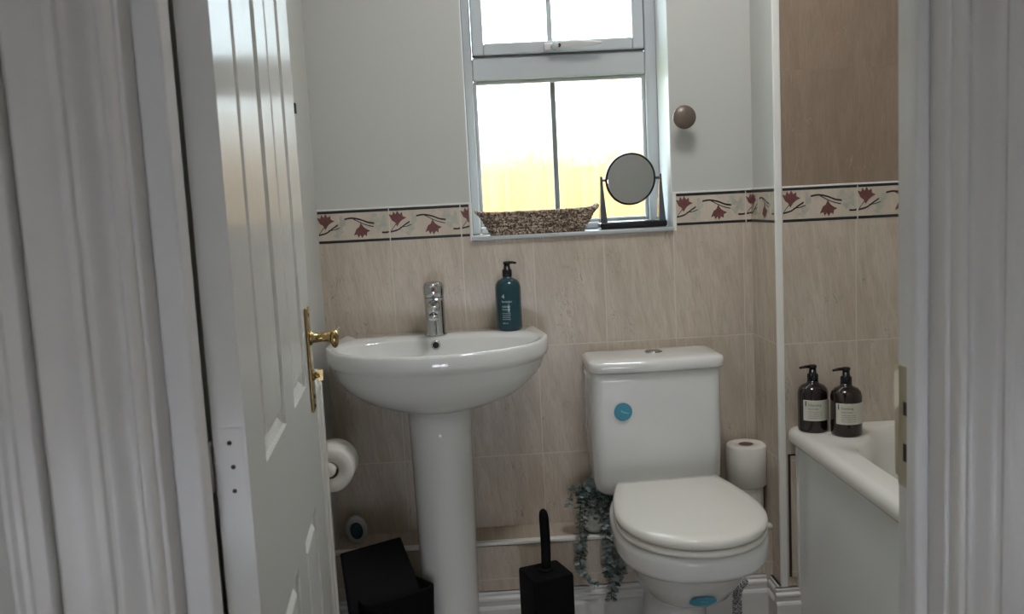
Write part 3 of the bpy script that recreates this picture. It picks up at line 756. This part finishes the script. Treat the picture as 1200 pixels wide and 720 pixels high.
# lid / seat outline
def seat_ring(k, z, grow=0, yb=-.255, yf=-.710, w=.174):
    pts = []; wy = -.50
    n = 40
    for i in range(n+1):     # front half from right to left
        a = PI*i/n; pts.append((TC+(w+grow)*k*math.cos(a), wy-((wy-yf)+grow)*k*abs(math.sin(a))**.95))
    for i in range(1, 12):   # left side going back
        t_ = i/12; xx = w-(w-.132)*t_**1.7; pts.append((TC-(xx+grow)*k, wy+(yb-wy+grow*.5)*k*t_))
    for i in range(12, 0, -1):
        t_ = i/12; xx = w-(w-.132)*t_**1.7; pts.append((TC+(xx+grow)*k, wy+(yb-wy+grow*.5)*k*t_))
    return [(x, y, z) for x, y in pts]
bm = bmesh.new()
loft(bm, [seat_ring(.95, .4295), seat_ring(1.0, .4315), seat_ring(1.004, .440), seat_ring(.995, .447), seat_ring(.965, .4515), seat_ring(.85, .4545), seat_ring(.5, .457), seat_ring(.1, .458)])
obj('toilet_lid', bm, 'seat', toi, True)
bm = bmesh.new()
loft(bm, [seat_ring(.95, .4115), seat_ring(.995, .413), seat_ring(1.0, .418), seat_ring(.995, .4245), seat_ring(.965, .426)])
obj('toilet_seat', bm, 'seat', toi, True)
for s in (-.075, .075):
    bm = bmesh.new(); tube(bm, [(TC+s-.015, -.238, .425), (TC+s+.015, -.238, .425)], .011, 14); obj('seat_hinge', bm, 'seat', toi, True)
def bowlr(w, yf, yb, z, wy=None, p=.95):
    wy = wy if wy is not None else (yf*.55+yb*.45); pts = []
    for i in range(64):
        a = 2*PI*i/64; s = math.sin(a); c = math.cos(a)
        y = wy-(wy-yf)*abs(s)**p if s >= 0 else wy+(yb-wy)*abs(s)**.75
        pts.append((TC+w*math.copysign(abs(c)**.85, c), y, z))
    return pts
bm = bmesh.new()
loft(bm, [bowlr(.085, -.42, -.16, 0, -.32), bowlr(.088, -.43, -.16, .02, -.32), bowlr(.078, -.41, -.16, .06, -.32), bowlr(.075, -.42, -.16, .14, -.32), bowlr(.082, -.46, -.16, .20, -.33), bowlr(.098, -.545, -.16, .222, -.38), bowlr(.112, -.58, -.16, .245, -.42), bowlr(.130, -.615, -.16, .285, -.44), bowlr(.148, -.648, -.16, .325, -.47), bowlr(.160, -.668, -.16, .342, -.48),
      bowlr(.172, -.688, -.16, .350, -.49), bowlr(.176, -.696, -.16, .362, -.49), bowlr(.177, -.699, -.16, .390, -.49), bowlr(.176, -.698, -.16, .402, -.49), bowlr(.170, -.69, -.165, .407, -.49)])
bowl = obj('toilet_bowl', bm, 'ceramic', toi, True)
sticker(bowl, (.462, -.6135, .272), .0205, (0, -1, -.80), 1.55)
sticker_c = None

# braided tap connector beside the pan
bm = bmesh.new(); tube(bm, spline([(.665, -.25, .15), (.640, -.27, .13), (.632, -.29, .08), (.630, -.30, .01)], 6), .0125, 14)
tag(obj('braided_hose', bm, 'braid', None, True), 'short braided metal hose on the floor behind the right side of the toilet', 'hose')

# ------------------------------------------------------------------ toilet rolls
def roll(parent_label, cx, cy, z0, r, h, rc=.021, axis='z', group=None):
    t_ = thing('toilet_roll', parent_label, 'toilet roll', (cx, cy, z0), group)
    Mx = Matrix.Identity(4) if axis == 'z' else RX90
    bm = bmesh.new(); prof = [(rc, .002), (r-.004, .0), (r, .004), (r, h-.004), (r-.004, h), (rc, h-.001)]
    lathe(bm, prof+[(rc, .002)], (cx, cy, z0), 40, Mx, cap0=False, cap1=False); obj('paper', bm, 'paper', t_, True if axis != 'z' else True)
    bm = bmesh.new(); lathe(bm, [(rc, .001), (rc, h-.001), (rc-.002, h-.001), (rc-.002, .001), (rc, .001)], (cx, cy, z0), 28, Mx, cap0=False, cap1=False); obj('cardboard_core', bm, 'card', t_, True)
    return t_
g = 'spare toilet rolls stacked on the ledge'
roll('spare white toilet roll right of the cistern, lower one of the stack of two', .727, -.076, LZ+.001, .0475, .104, group=g)
r2 = roll('spare white toilet roll right of the cistern, upper one of the stack of two', .729, -.076, LZ+.106, .0560, .118, group=g)
bm = bmesh.new(); rr = []
for i, z in enumerate((0, .02, .05, .08, .110)):
    w = .003*math.sin(i*2.1); rr.append([(.729+.0565, -.085+k*.012+w, LZ+.108+z) if k == 0 else (.729+.0585+w, -.085+.03, LZ+.108+z) for k in (0, 1)] + [(.729+.0595+w, -.055, LZ+.108+z), (.729+.0575, -.085, LZ+.108+z)])
loft(bm, rr); obj('loose_end', bm, 'paper', r2)
# roll on wall holder
hx, hy_, hz_ = -.388, -.31, .567
ro = roll('part-used white toilet roll on the wall holder beside the radiator', hx, hy_, hz_, .0555, .098, axis='y')
ho = thing('toilet_roll_holder', 'white toilet roll holder with a round end knob on the left wall', 'toilet roll holder', (XL, -.36, hz_))
bm = bmesh.new(); tube(bm, [(hx, hy_-.104, hz_), (hx, hy_+.012, hz_)], .0125, 20); obj('spindle', bm, 'seat', ho, True)
bm = bmesh.new(); lathe(bm, [(.010, 0), (.016, .002), (.0185, .008), (.0175, .014), (.010, .018)], (hx-.002, hy_-.100, hz_+.005), 28, RX90); obj('end_knob', bm, 'seat', ho, True)
bm = bmesh.new(); box(bm, XL, hx+.008, hy_+.004, hy_+.016, hz_-.014, hz_+.014); lathe(bm, [(.026, 0), (.026, .005), (.018, .008)], (XL, hy_+.010, hz_), 24, RYm90); obj('wall_mount', bm, 'seat', ho, bevel=.002)

# ------------------------------------------------------------------ air freshener on the ledge
ax, ay, az = -.388, -.075, LZ+.006
af = thing('air_freshener', 'small white oval air freshener with a blue gel window on the ledge', 'air freshener', (ax, ay, az))
Rz = Matrix.Translation((ax, ay, az+.036)) @ Matrix.Rotation(math.radians(8), 4, 'Z') @ Matrix.Rotation(math.radians(-6), 4, 'Y')
def oval(prof, sx_, sz_, n=36):
    bm = bmesh.new(); rings = []
    for k, d in prof: rings.append([Rz @ Vector((sx_*k*math.cos(2*PI*i/n), -d, sz_*k*math.sin(2*PI*i/n))) for i in range(n)])
    loft(bm, rings); return bm
obj('case', oval([(.85, -.014), (1, -.010), (1.02, 0), (.97, .008), (.86, .012), (.70, .013), (.66, .009)], .030, .041), 'upvc', af, True)
obj('rim', oval([(.74, .010), (.74, .0145), (.66, .0145), (.64, .010)], .029, .040), 'steel', af, True)
obj('gel_window', oval([(.62, .009), (.60, .0135), (.4, .016), (.1, .017)], .028, .039), 'lens', af, True)

# ------------------------------------------------------------------ black bin with tilted lid
bn = thing('waste_bin', 'black square waste bin with its lid tipped up beside the pedestal', 'bin', (-.30, -.33, 0))
def quad_bin(P, z0, z1, rad=.018, inset=0):
    c = Vector((sum(p[0] for p in P)/4, sum(p[1] for p in P)/4)); return P
bm = bmesh.new()
def rpoly(P, r, z, n=6):
    out = []; m_ = len(P)
    for i in range(m_):
        p = Vector(P[i]).to_2d(); a = (Vector(P[i-1]).to_2d()-p).normalized(); b = (Vector(P[(i+1) % m_]).to_2d()-p).normalized()
        ang = a.angle(b); d = r/math.tan(ang/2); s0 = p+a*d; s1 = p+b*d; cen = p+(a+b).normalized()*(r/math.sin(ang/2))
        v0, v1 = s0-cen, s1-cen
        for k in range(n): 
            t_ = k/(n-1); v = v0.lerp(v1, t_).normalized()*r; out.append((cen.x+v.x, cen.y+v.y, z))
    return out
FP = [(-.245, -.250), (-.395, -.300), (-.325, -.455), (-.150, -.355)]
sc = lambda k: [(-.29+(x+.29)*k, -.345+(y+.345)*k) for x, y in FP]
loft(bm, [rpoly(sc(.90), .018, 0), rpoly(sc(.93), .018, .01), rpoly(sc(1), .018, .232), rpoly(sc(1.0), .018, .238), rpoly(sc(.93), .015, .238), rpoly(sc(.90), .015, .10)])
obj('bin_body', bm, 'black', bn, True, bevel=0)
A = Vector((-.392, -.335, .330)); B = Vector((-.245, -.262, .337)); Cc = Vector((-.19, -.36, .225)); Dd = Vector((-.36, -.45, .205))
nr = (B-A).cross(Dd-A).normalized()
if nr.z < 0: nr = -nr
bm = bmesh.new(); c0 = (A+B+Cc+Dd)/4
def lr(k, o): return [c0+(p-c0)*k+nr*o for p in (A, B, Cc, Dd)]
loft(bm, [lr(.94, -.016), lr(.985, -.012), lr(1, -.004), lr(.985, .0), lr(.9, .003)])
obj('bin_lid', bm, 'black', bn, bevel=.003)

# ------------------------------------------------------------------ toilet brush
tb = thing('toilet_brush', 'matt black square toilet brush holder with upright black handle', 'toilet brush', (.125, -.35, 0))
QP = [(.056, -.325), (.158, -.288), (.194, -.385), (.092, -.422)]
QP = QP[::-1]; cq = (.126, -.352)
scq = lambda k, P=QP: [(cq[0]+(x-cq[0])*k, cq[1]+(y-cq[1])*k) for x, y in P]
bm = bmesh.new(); loft(bm, [rpoly(scq(.97), .006, 0), rpoly(scq(1), .006, .006), rpoly(scq(1), .006, .252), rpoly(scq(.98), .006, .257), rpoly(scq(.2), .003, .259)])
obj('holder', bm, 'black', tb)
bm = bmesh.new(); lathe(bm, [(.020, .258), (.020, .262), (.012, .266)], (cq[0], cq[1], 0), 20)
tube(bm, spline([(cq[0]+.001, cq[1], .258), (cq[0]+.002, cq[1], .33), (cq[0]+.001, cq[1], .390), (cq[0]-.001, cq[1], .418)], 5), [.0125]*11+[.012, .0115, .0105, .009, .004], 16)
obj('brush_handle', bm, 'black', tb, True)

# ------------------------------------------------------------------ trailing eucalyptus in a white pot
px_, py_, pz_ = .292, -.078, LZ+.001
pt = thing('potted_plant', 'grey-green trailing eucalyptus in a small white pot on the ledge left of the toilet', 'plant', (px_, py_, pz_))
bm = bmesh.new(); lathe(bm, [(.032, 0), (.036, .003), (.046, .095), (.047, .100), (.043, .100), (.041, .090), (.01, .088)], (px_, py_, pz_), 32); obj('pot', bm, 'pot', pt, True)
rnd = random.Random(3)
def leaf(bm, p, d, up, L, Wd, mi):
    d = d.normalized(); s = d.cross(up)
    if s.length < 1e-3: s = d.cross(Vector((1, 0, 0)))
    s.normalize(); n_ = s.cross(d)
    pts = [p, p+d*L*.3+s*Wd*.42+n_*.0006, p+d*L*.7+s*Wd*.45, p+d*L-n_*.0012, p+d*L*.7-s*Wd*.45, p+d*L*.3-s*Wd*.42+n_*.0006]
    mid = bm.verts.new(p+d*L*.5-n_*.0012); v = [bm.verts.new(q) for q in pts]
    for i in range(6): f = bm.faces.new((v[i], v[(i+1) % 6], mid)); f.material_index = mi; f.smooth = True
def strand(pts, dens=.0085, L=.0175, dark=.4):
    dens *= .66
    S = spline(pts, 7); bm = bmesh.new(); tube(bm, S, .0011, 5, mi=2)
    acc = 0
    for a, b in zip(S, S[1:]):
        seg = (b-a).length; acc += seg
        while acc > dens:
            acc -= dens; p = a.lerp(b, rnd.random()); t_ = (b-a).normalized()
            ph = rnd.uniform(0, 2*PI); side = t_.orthogonal().normalized(); side = Matrix.Rotation(ph, 3, t_) @ side
            for sg in (1, -1):
                d = (side*sg+t_*rnd.uniform(.25, .8)+Vector((0, 0, rnd.uniform(-.1, .25)))).normalized()
                q = p+d*.001
                if q.y > -.014 : continue
                if (q+d*L).y > -.012: d.y = -abs(d.y)
                k = L*rnd.uniform(.75, 1.25)
                leaf(bm, q, d, t_, k, k*.78, 1 if rnd.random() < dark else 0)
    obj('strand', bm, ['leaf', 'leaf_dark', 'stem'], pt)
zt = pz_+.098
LY2 = LY-.020
strand([(px_, py_, zt), (px_-.04, py_-.01, zt+.03), (px_-.068, py_-.02, zt+.018), (px_-.078, py_-.03, zt-.012)])
strand([(px_, py_, zt), (px_-.03, py_-.03, zt+.02), (px_-.05, py_-.05, zt-.02), (px_-.055, LY2-.004, zt-.08), (px_-.058, LY2-.006, .20), (px_-.055, LY2-.01, .155)], .011)
strand([(px_, py_, zt), (px_-.02, py_-.04, zt+.015), (px_-.04, LY2+.01, zt-.03), (px_-.046, LY2-.006, .24), (px_-.06, LY2-.01, .19), (px_-.03, LY2-.012, .135), (px_-.012, LY2-.012, .125)], .009)
strand([(px_, py_, zt), (px_+.0, py_-.02, zt+.045), (px_-.012, py_-.03, zt+.062)], .007)
strand([(px_, py_, zt), (px_+.015, py_-.035, zt+.03), (px_+.03, py_-.055, zt-.01), (px_+.035, LY2, zt-.06), (px_+.03, LY2-.01, .22), (px_+.028, LY2-.012, .14), (px_+.022, LY2-.012, .082)], .007)
strand([(px_, py_, zt), (px_+.025, py_-.03, zt+.02), (px_+.045, py_-.06, zt-.03), (px_+.05, LY2-.004, .25), (px_+.045, LY2-.012, .17), (px_+.03, LY2-.012, .11)], .007)
strand([(px_, py_, zt), (px_+.01, py_-.045, zt+.01), (px_+.012, LY2+.0, zt-.04), (px_+.014, LY2-.008, .22), (px_+.012, LY2-.012, .15)], .009)
strand([(px_, py_, zt), (px_+.03, py_-.02, zt+.025), (px_+.055, py_-.04, zt+.0), (px_+.062, LY2+.0, zt-.06), (px_+.060, LY2-.008, .21), (px_+.05, LY2-.012, .15)], .0065)
strand([(px_, py_, zt), (px_+.02, py_-.03, zt+.03), (px_+.04, py_-.04, zt+.012), (px_+.045, py_-.055, zt-.03)], .006, dark=.7)
strand([(px_, py_, zt), (px_-.02, py_-.035, zt+.02), (px_-.02, py_-.058, zt-.01), (px_-.018, py_-.062, zt-.035)], .008)
strand([(px_, py_, zt), (px_+.00, py_-.035, zt+.02), (px_+.0, py_-.058, zt-.01), (px_+.004, py_-.062, zt-.055)], .008)
strand([(px_, py_, zt), (px_-.03, py_-.01, zt+.025), (px_-.045, py_-.035, zt+.005), (px_-.048, py_-.05, zt-.03)], .007)

# ------------------------------------------------------------------ bath
BX0 = .803
bath = thing('bathtub', 'white bathtub with a rounded lip and plain side panel along the right wall', 'bath', (1.15, -.85, 0))
bx1, by0, by1 = XR-.003, -1.52, YJ-.002
def bring(o, z): return [(BX0+o, by1, z), (BX0+o, by0, z), (bx1, by0, z), (bx1, by1, z)]
inn = [(1.08, -.232), (1.01, -.268), (.935, -.372), (.895, -.420), (.880, -.480), (.872, -.60), (.872, -1.34), (.895, -1.40), (.95, -1.43), (1.38, -1.43), (1.44, -1.40), (1.46, -1.34), (1.46, -.32), (1.43, -.25), (1.35, -.232), (1.2, -.230)]
bm = bmesh.new()
S = spline([(x, y, 0) for x, y in inn+[inn[0]]], 4)[:-1]
def ir(k, z): return [(1.17+(p.x-1.17)*k, -.82+(p.y+.82)*(k if k == 1 else k*.98), z) for p in S]
I = [ir(1.0, BRIM), ir(.985, BRIM-.008), ir(.96, BRIM-.05), ir(.90, BRIM-.25), ir(.84, BRIM-.36), ir(.7, BRIM-.39)]
R = [[bm.verts.new(p) for p in r] for r in I]; n = len(R[0])
for a, b in zip(R, R[1:]):
    for i in range(n): bm.faces.new((a[i], b[i], b[(i+1) % n], a[(i+1) % n]))
bm.faces.new(R[-1])
# rim: outer ring sampled to the same count by angle
def outer(o, z):
    out = []
    for p in I[0]:
        dx, dy = p[0]-1.17, p[1]+.82
        ts = []
        if dx: ts.append(((BX0+o if dx < 0 else bx1)-1.17)/dx)
        if dy: ts.append(((by0 if dy < 0 else by1)+.82)/dy)
        t_ = min(t for t in ts if t > 0); out.append([1.17+dx*t_, -.82+dy*t_, z])
    for cx_, cy_ in ((BX0+o, by1), (BX0+o, by0), (bx1, by0), (bx1, by1)):
        i = min(range(n), key=lambda i: (out[i][0]-cx_)**2+(out[i][1]-cy_)**2); out[i] = [cx_, cy_, z]
    return [tuple(q) for q in out]
prev = R[0]
for o_, z in ((.022, BRIM+.001), (.010, BRIM-.002), (.002, BRIM-.010), (0, BRIM-.022), (0, BRIM-.036), (.004, BRIM-.042), (.02, BRIM-.044)):
    cur = [bm.verts.new(p) for p in outer(o_, z)]
    for i in range(n): bm.faces.new((prev[i], prev[(i+1) % n], cur[(i+1) % n], cur[i]))
    prev = cur
tub = obj('tub', bm, 'acrylic', bath, True)
for m_ in (tub,):
    e = m_.modifiers.new('es', 'EDGE_SPLIT'); e.split_angle = math.radians(50)
obj('bath_panel', bx(BX0+.022, BX0+.030, by0, by1, .0, BRIM-.040), 'panel', bath, bevel=.001)
obj('panel_end', bx(BX0+.018, BX0+.0225, by1-.012, by1, .0, BRIM-.040), 'trim_white', bath)

# ------------------------------------------------------------------ things on the sill
bk = thing('wicker_basket', 'long woven seagrass basket lying on the window sill', 'basket', (.17, .04, WZ0))
bx0, bx1_, byc = .004, .338, .040
def bring2(t_, z, o=0):
    c = ((bx0+bx1_)/2, byc); hw0, hw1 = .132, .166; hd0, hd1 = .036, .046
    hw = hw0+(hw1-hw0)*t_+o; hd = hd0+(hd1-hd0)*t_+o; P = []
    for (sx_, sy_, a0) in ((1, 1, 0), (-1, 1, PI/2), (-1, -1, PI), (1, -1, 1.5*PI)):
        r = .022
        for k in range(6): a = a0+PI/2*k/5; P.append((c[0]+sx_*(hw-r)+r*math.cos(a), c[1]+sy_*(hd-r)+r*math.sin(a), z))
    out = []
    for i in range(len(P)):
        a, b = Vector(P[i]), Vector(P[(i+1) % len(P)]); m_ = max(1, int((b-a).length/.012))
        for k in range(m_): out.append(a.lerp(b, k/m_))
    return out
bm = bmesh.new(); N_ = 8
for i in range(N_):
    t_ = i/(N_-1); path = bring2(t_, 0)
    zc = WZ0+.004+.056*t_
    pts = [Vector((p.x, p.y, zc+(.004*abs((p.x-.171)/.166)**6)*t_+.0008*math.sin(j*2.2+i))) for j, p in enumerate(path)]
    rr = .0042 if i < N_-1 else .0055
    P = pts+[pts[0]]; rings = []
    m_ = len(pts)
    for j in range(m_):
        tg = (pts[(j+1) % m_]-pts[j-1]).normalized(); a = tg.cross(Vector((0, 0, 1))).normalized(); b = a.cross(tg)
        r_ = rr*(1+.18*(j % 2)); rings.append([pts[j]+a*r_*math.cos(2*PI*k/7)+b*r_*math.sin(2*PI*k/7) for k in range(7)])
    rings.append(rings[0]); loft(bm, rings, cap0=False, cap1=False)
obj('woven_sides', bm, 'woven', bk, True)
bm = bmesh.new(); loft(bm, [bring2(-.02, WZ0+.001), bring2(-.02, WZ0+.005)]); obj('woven_base', bm, 'woven', bk)
for sgn, nm in ((-1, 'l'), (1, 'r')):
    bm = bmesh.new(); xe = .171+sgn*.165; z = WZ0+.064
    tube(bm, spline([(xe-sgn*.004, byc-.034, z-.004), (xe+sgn*.006, byc-.026, z+.004), (xe+sgn*.008, byc, z+.008), (xe+sgn*.006, byc+.026, z+.004), (xe-sgn*.004, byc+.034, z-.004)], 5), .006, 10)
    obj('handle', bm, 'woven', bk, True)
# round vanity mirror
mx, my = .447, .048; MZ = WZ0+.141
mi = thing('vanity_mirror', 'round black-framed vanity mirror on a stand at the right end of the sill', 'mirror', (mx, my, WZ0))
Rm = Matrix.Translation((mx-.0005, my, MZ)) @ Matrix.Rotation(math.radians(9), 4, 'Z') @ Matrix.Rotation(math.radians(7), 4, 'X')
def disc(prof, n=48):
    bm = bmesh.new(); loft(bm, [[Rm @ Vector((r*math.cos(2*PI*i/n), y, r*math.sin(2*PI*i/n))) for i in range(n)] for r, y in prof]); return bm
obj('mirror_frame', disc([(.066, .006), (.0745, .005), (.0755, 0), (.0745, -.005), (.0705, -.006), (.0700, -.003)]), 'black_gloss', mi, True)
obj('mirror_glass', disc([(.0705, -.0025), (.0705, -.0038), (.0690, -.0042)]), 'mirror', mi)
bm = bmesh.new(); box(bm, mx-.096, mx+.096, my-.035, my+.035, WZ0+.001, WZ0+.021); obj('mirror_base', bm, 'black_gloss', mi, bevel=.006, seg=3)
for sgn in (-1, 1):
    bm = bmesh.new(); rings = []
    for z, xo, yo, w, hy2 in ((.016, .084, .0, .010, .024), (.06, .0845, 0, .0075, .016), (.11, .085, 0, .0045, .010), (.152, .0855, 0, .0032, .006)):
        X = mx+sgn*xo; rings.append([(X-w, my+yo-hy2, WZ0+z), (X+w, my+yo-hy2, WZ0+z), (X+w, my+yo+hy2, WZ0+z), (X-w, my+yo+hy2, WZ0+z)])
    loft(bm, rings); tube(bm, [(mx+sgn*.087, my, MZ), (mx+sgn*.073, my, MZ)], .004, 12)
    obj('support_arm', bm, 'grey_plastic', mi, bevel=.001)
# curtain holdback
hbk = thing('curtain_holdback', 'round brown-bronze curtain holdback knob on the wall right of the window', 'holdback', (.590, 0, 1.40))
bm = bmesh.new(); lathe(bm, [(.016, 0), (.016, .003), (.006, .005), (.0055, .045)], (.585, -.0002, 1.400), 20, RX90); obj('stem', bm, 'chrome', hbk, True)
bm = bmesh.new(); lathe(bm, [(.012, 0), (.031, .003), (.0325, .006), (.031, .010), (.006, .012)], (.585, -.042, 1.400), 36, RX90); obj('knob', bm, 'holdback', hbk, True)

# ------------------------------------------------------------------ outside
obj('ground', bx(-14, 14, .35, 20, -.5, -.45), 'lawn', kind='structure')
rnd = random.Random(11); bm = bmesh.new()
for i in range(3600):
    x = rnd.uniform(-4, 7); y = rnd.uniform(3.6, 5.0); h = (2.12+.16*math.sin(x*1.3+.5)+.10*(x*.3))*(1-.40*rnd.random()**.85)*(y/4.1*.35+.65); w = rnd.uniform(.008, .022)
    lean = rnd.uniform(-.05, .05)
    vs = [bm.verts.new(p) for p in ((x-w, y, -.45), (x+w, y, -.45), (x, y+w, -.45), (x+lean-w*.3, y, h), (x+lean+w*.3, y, h), (x+lean, y+w*.3, h))]
    for q in ((0, 1, 4, 3), (1, 2, 5, 4), (2, 0, 3, 5), (3, 4, 5)): bm.faces.new([vs[k] for k in q])
o = obj('tall_reeds', bm, 'reed', kind='stuff'); tag(o, 'tall straw-coloured reeds seen through the rippled window glass', 'reeds')
# hedge backing so the reeds are solid low down
bm = bmesh.new(); rings = []
for z in (-.45, .6, 1.15, 1.45, 1.60):
    d = .35*(1-max(0, (z-.9))/.9)
    rings.append([(-5, 5.5-d, z), (8, 5.5-d, z), (8, 5.5+d, z), (-5, 5.5+d, z)])
loft(bm, rings); bmesh.ops.subdivide_edges(bm, edges=bm.edges, cuts=12, use_grid_fill=True)
for v in bm.verts: v.co += Vector((0, .12, .10))*mnoise.noise(v.co*3)
o = obj('hedge', bm, 'reed', kind='stuff'); tag(o, 'straw-coloured hedge behind the reeds outside the window', 'hedge')

# ------------------------------------------------------------------ light
M['diffuser'] = mat('added_lamp_diffuser', (.9, .9, .88, 1), .5)
b_ = M['diffuser'].node_tree.nodes['Principled BSDF']; b_.inputs['Emission Color'].default_value = (.98, .97, .98, 1); b_.inputs['Emission Strength'].default_value = 29
cl = thing('added_ceiling_light', 'added round flush ceiling light, out of view, brightening the bathroom', 'ceiling light', (.42, -.80, CE))  # unseen lamp, added to lift the brightness of the room
bm = bmesh.new(); lathe(bm, [(.20, CE-.001), (.205, CE-.02), (.20, CE-.03), (.19, CE-.03)], (.42, -.80, 0), 40); obj('added_lamp_base', bm, 'trim_white', cl, True)
bm = bmesh.new(); lathe(bm, [(.19, CE-.031), (.17, CE-.055), (.12, CE-.07), (.03, CE-.078)], (.42, -.80, 0), 40); obj('added_lamp_diffuser', bm, 'diffuser', cl, True)
wd = bpy.data.worlds.new('sky'); bpy.context.scene.world = wd; wd.use_nodes = True
bg = wd.node_tree.nodes['Background']; bg.inputs[0].default_value = (.76, .925, 1.0, 1); bg.inputs[1].default_value = 15
sun = bpy.data.lights.new('sun', 'SUN'); sun.energy = 5; sun.angle = .02; sun.color = (1, .9, .75)
so = bpy.data.objects.new('sun', sun); C.objects.link(so); so.rotation_euler = Vector((.75, .45, -.55)).to_track_quat('-Z', 'Y').to_euler()

# ------------------------------------------------------------------ camera
f, pi_, ro_, ya = 1034.52, .1135, -.0506, .0342
cy, sy_ = math.cos(ya), math.sin(ya); cp, sp = math.cos(pi_), math.sin(pi_)
fwd = Vector((sy_*cp, cy*cp, -sp)); right = Vector((cy, -sy_, 0)); up = right.cross(fwd)
r2_ = math.cos(ro_)*right+math.sin(ro_)*up; u2 = -math.sin(ro_)*right+math.cos(ro_)*up
cam = bpy.data.cameras.new('camera'); co = bpy.data.objects.new('camera', cam); C.objects.link(co)
mw = Matrix.Identity(4)
for i in range(3): mw[i][0] = r2_[i]; mw[i][1] = u2[i]; mw[i][2] = -fwd[i]
mw[0][3], mw[1][3], mw[2][3] = 0, -2.5021, H
co.matrix_world = mw
cam.sensor_fit = 'HORIZONTAL'; cam.sensor_width = 36; cam.lens = f/1200*36; cam.clip_start = .02
cam.dof.use_dof = True; cam.dof.focus_distance = 2.4; cam.dof.aperture_fstop = 9
sc_ = bpy.context.scene; sc_.camera = co
sc_.view_settings.view_transform = 'Standard'; sc_.view_settings.look = 'None'; sc_.view_settings.exposure = 0; sc_.view_settings.gamma = 1
sc_.view_settings.use_curve_mapping = False
sc_.cycles.max_bounces = 14; sc_.cycles.diffuse_bounces = 6; sc_.cycles.transparent_max_bounces = 12; sc_.cycles.transmission_bounces = 8
sc_.cycles.sample_clamp_indirect = 8
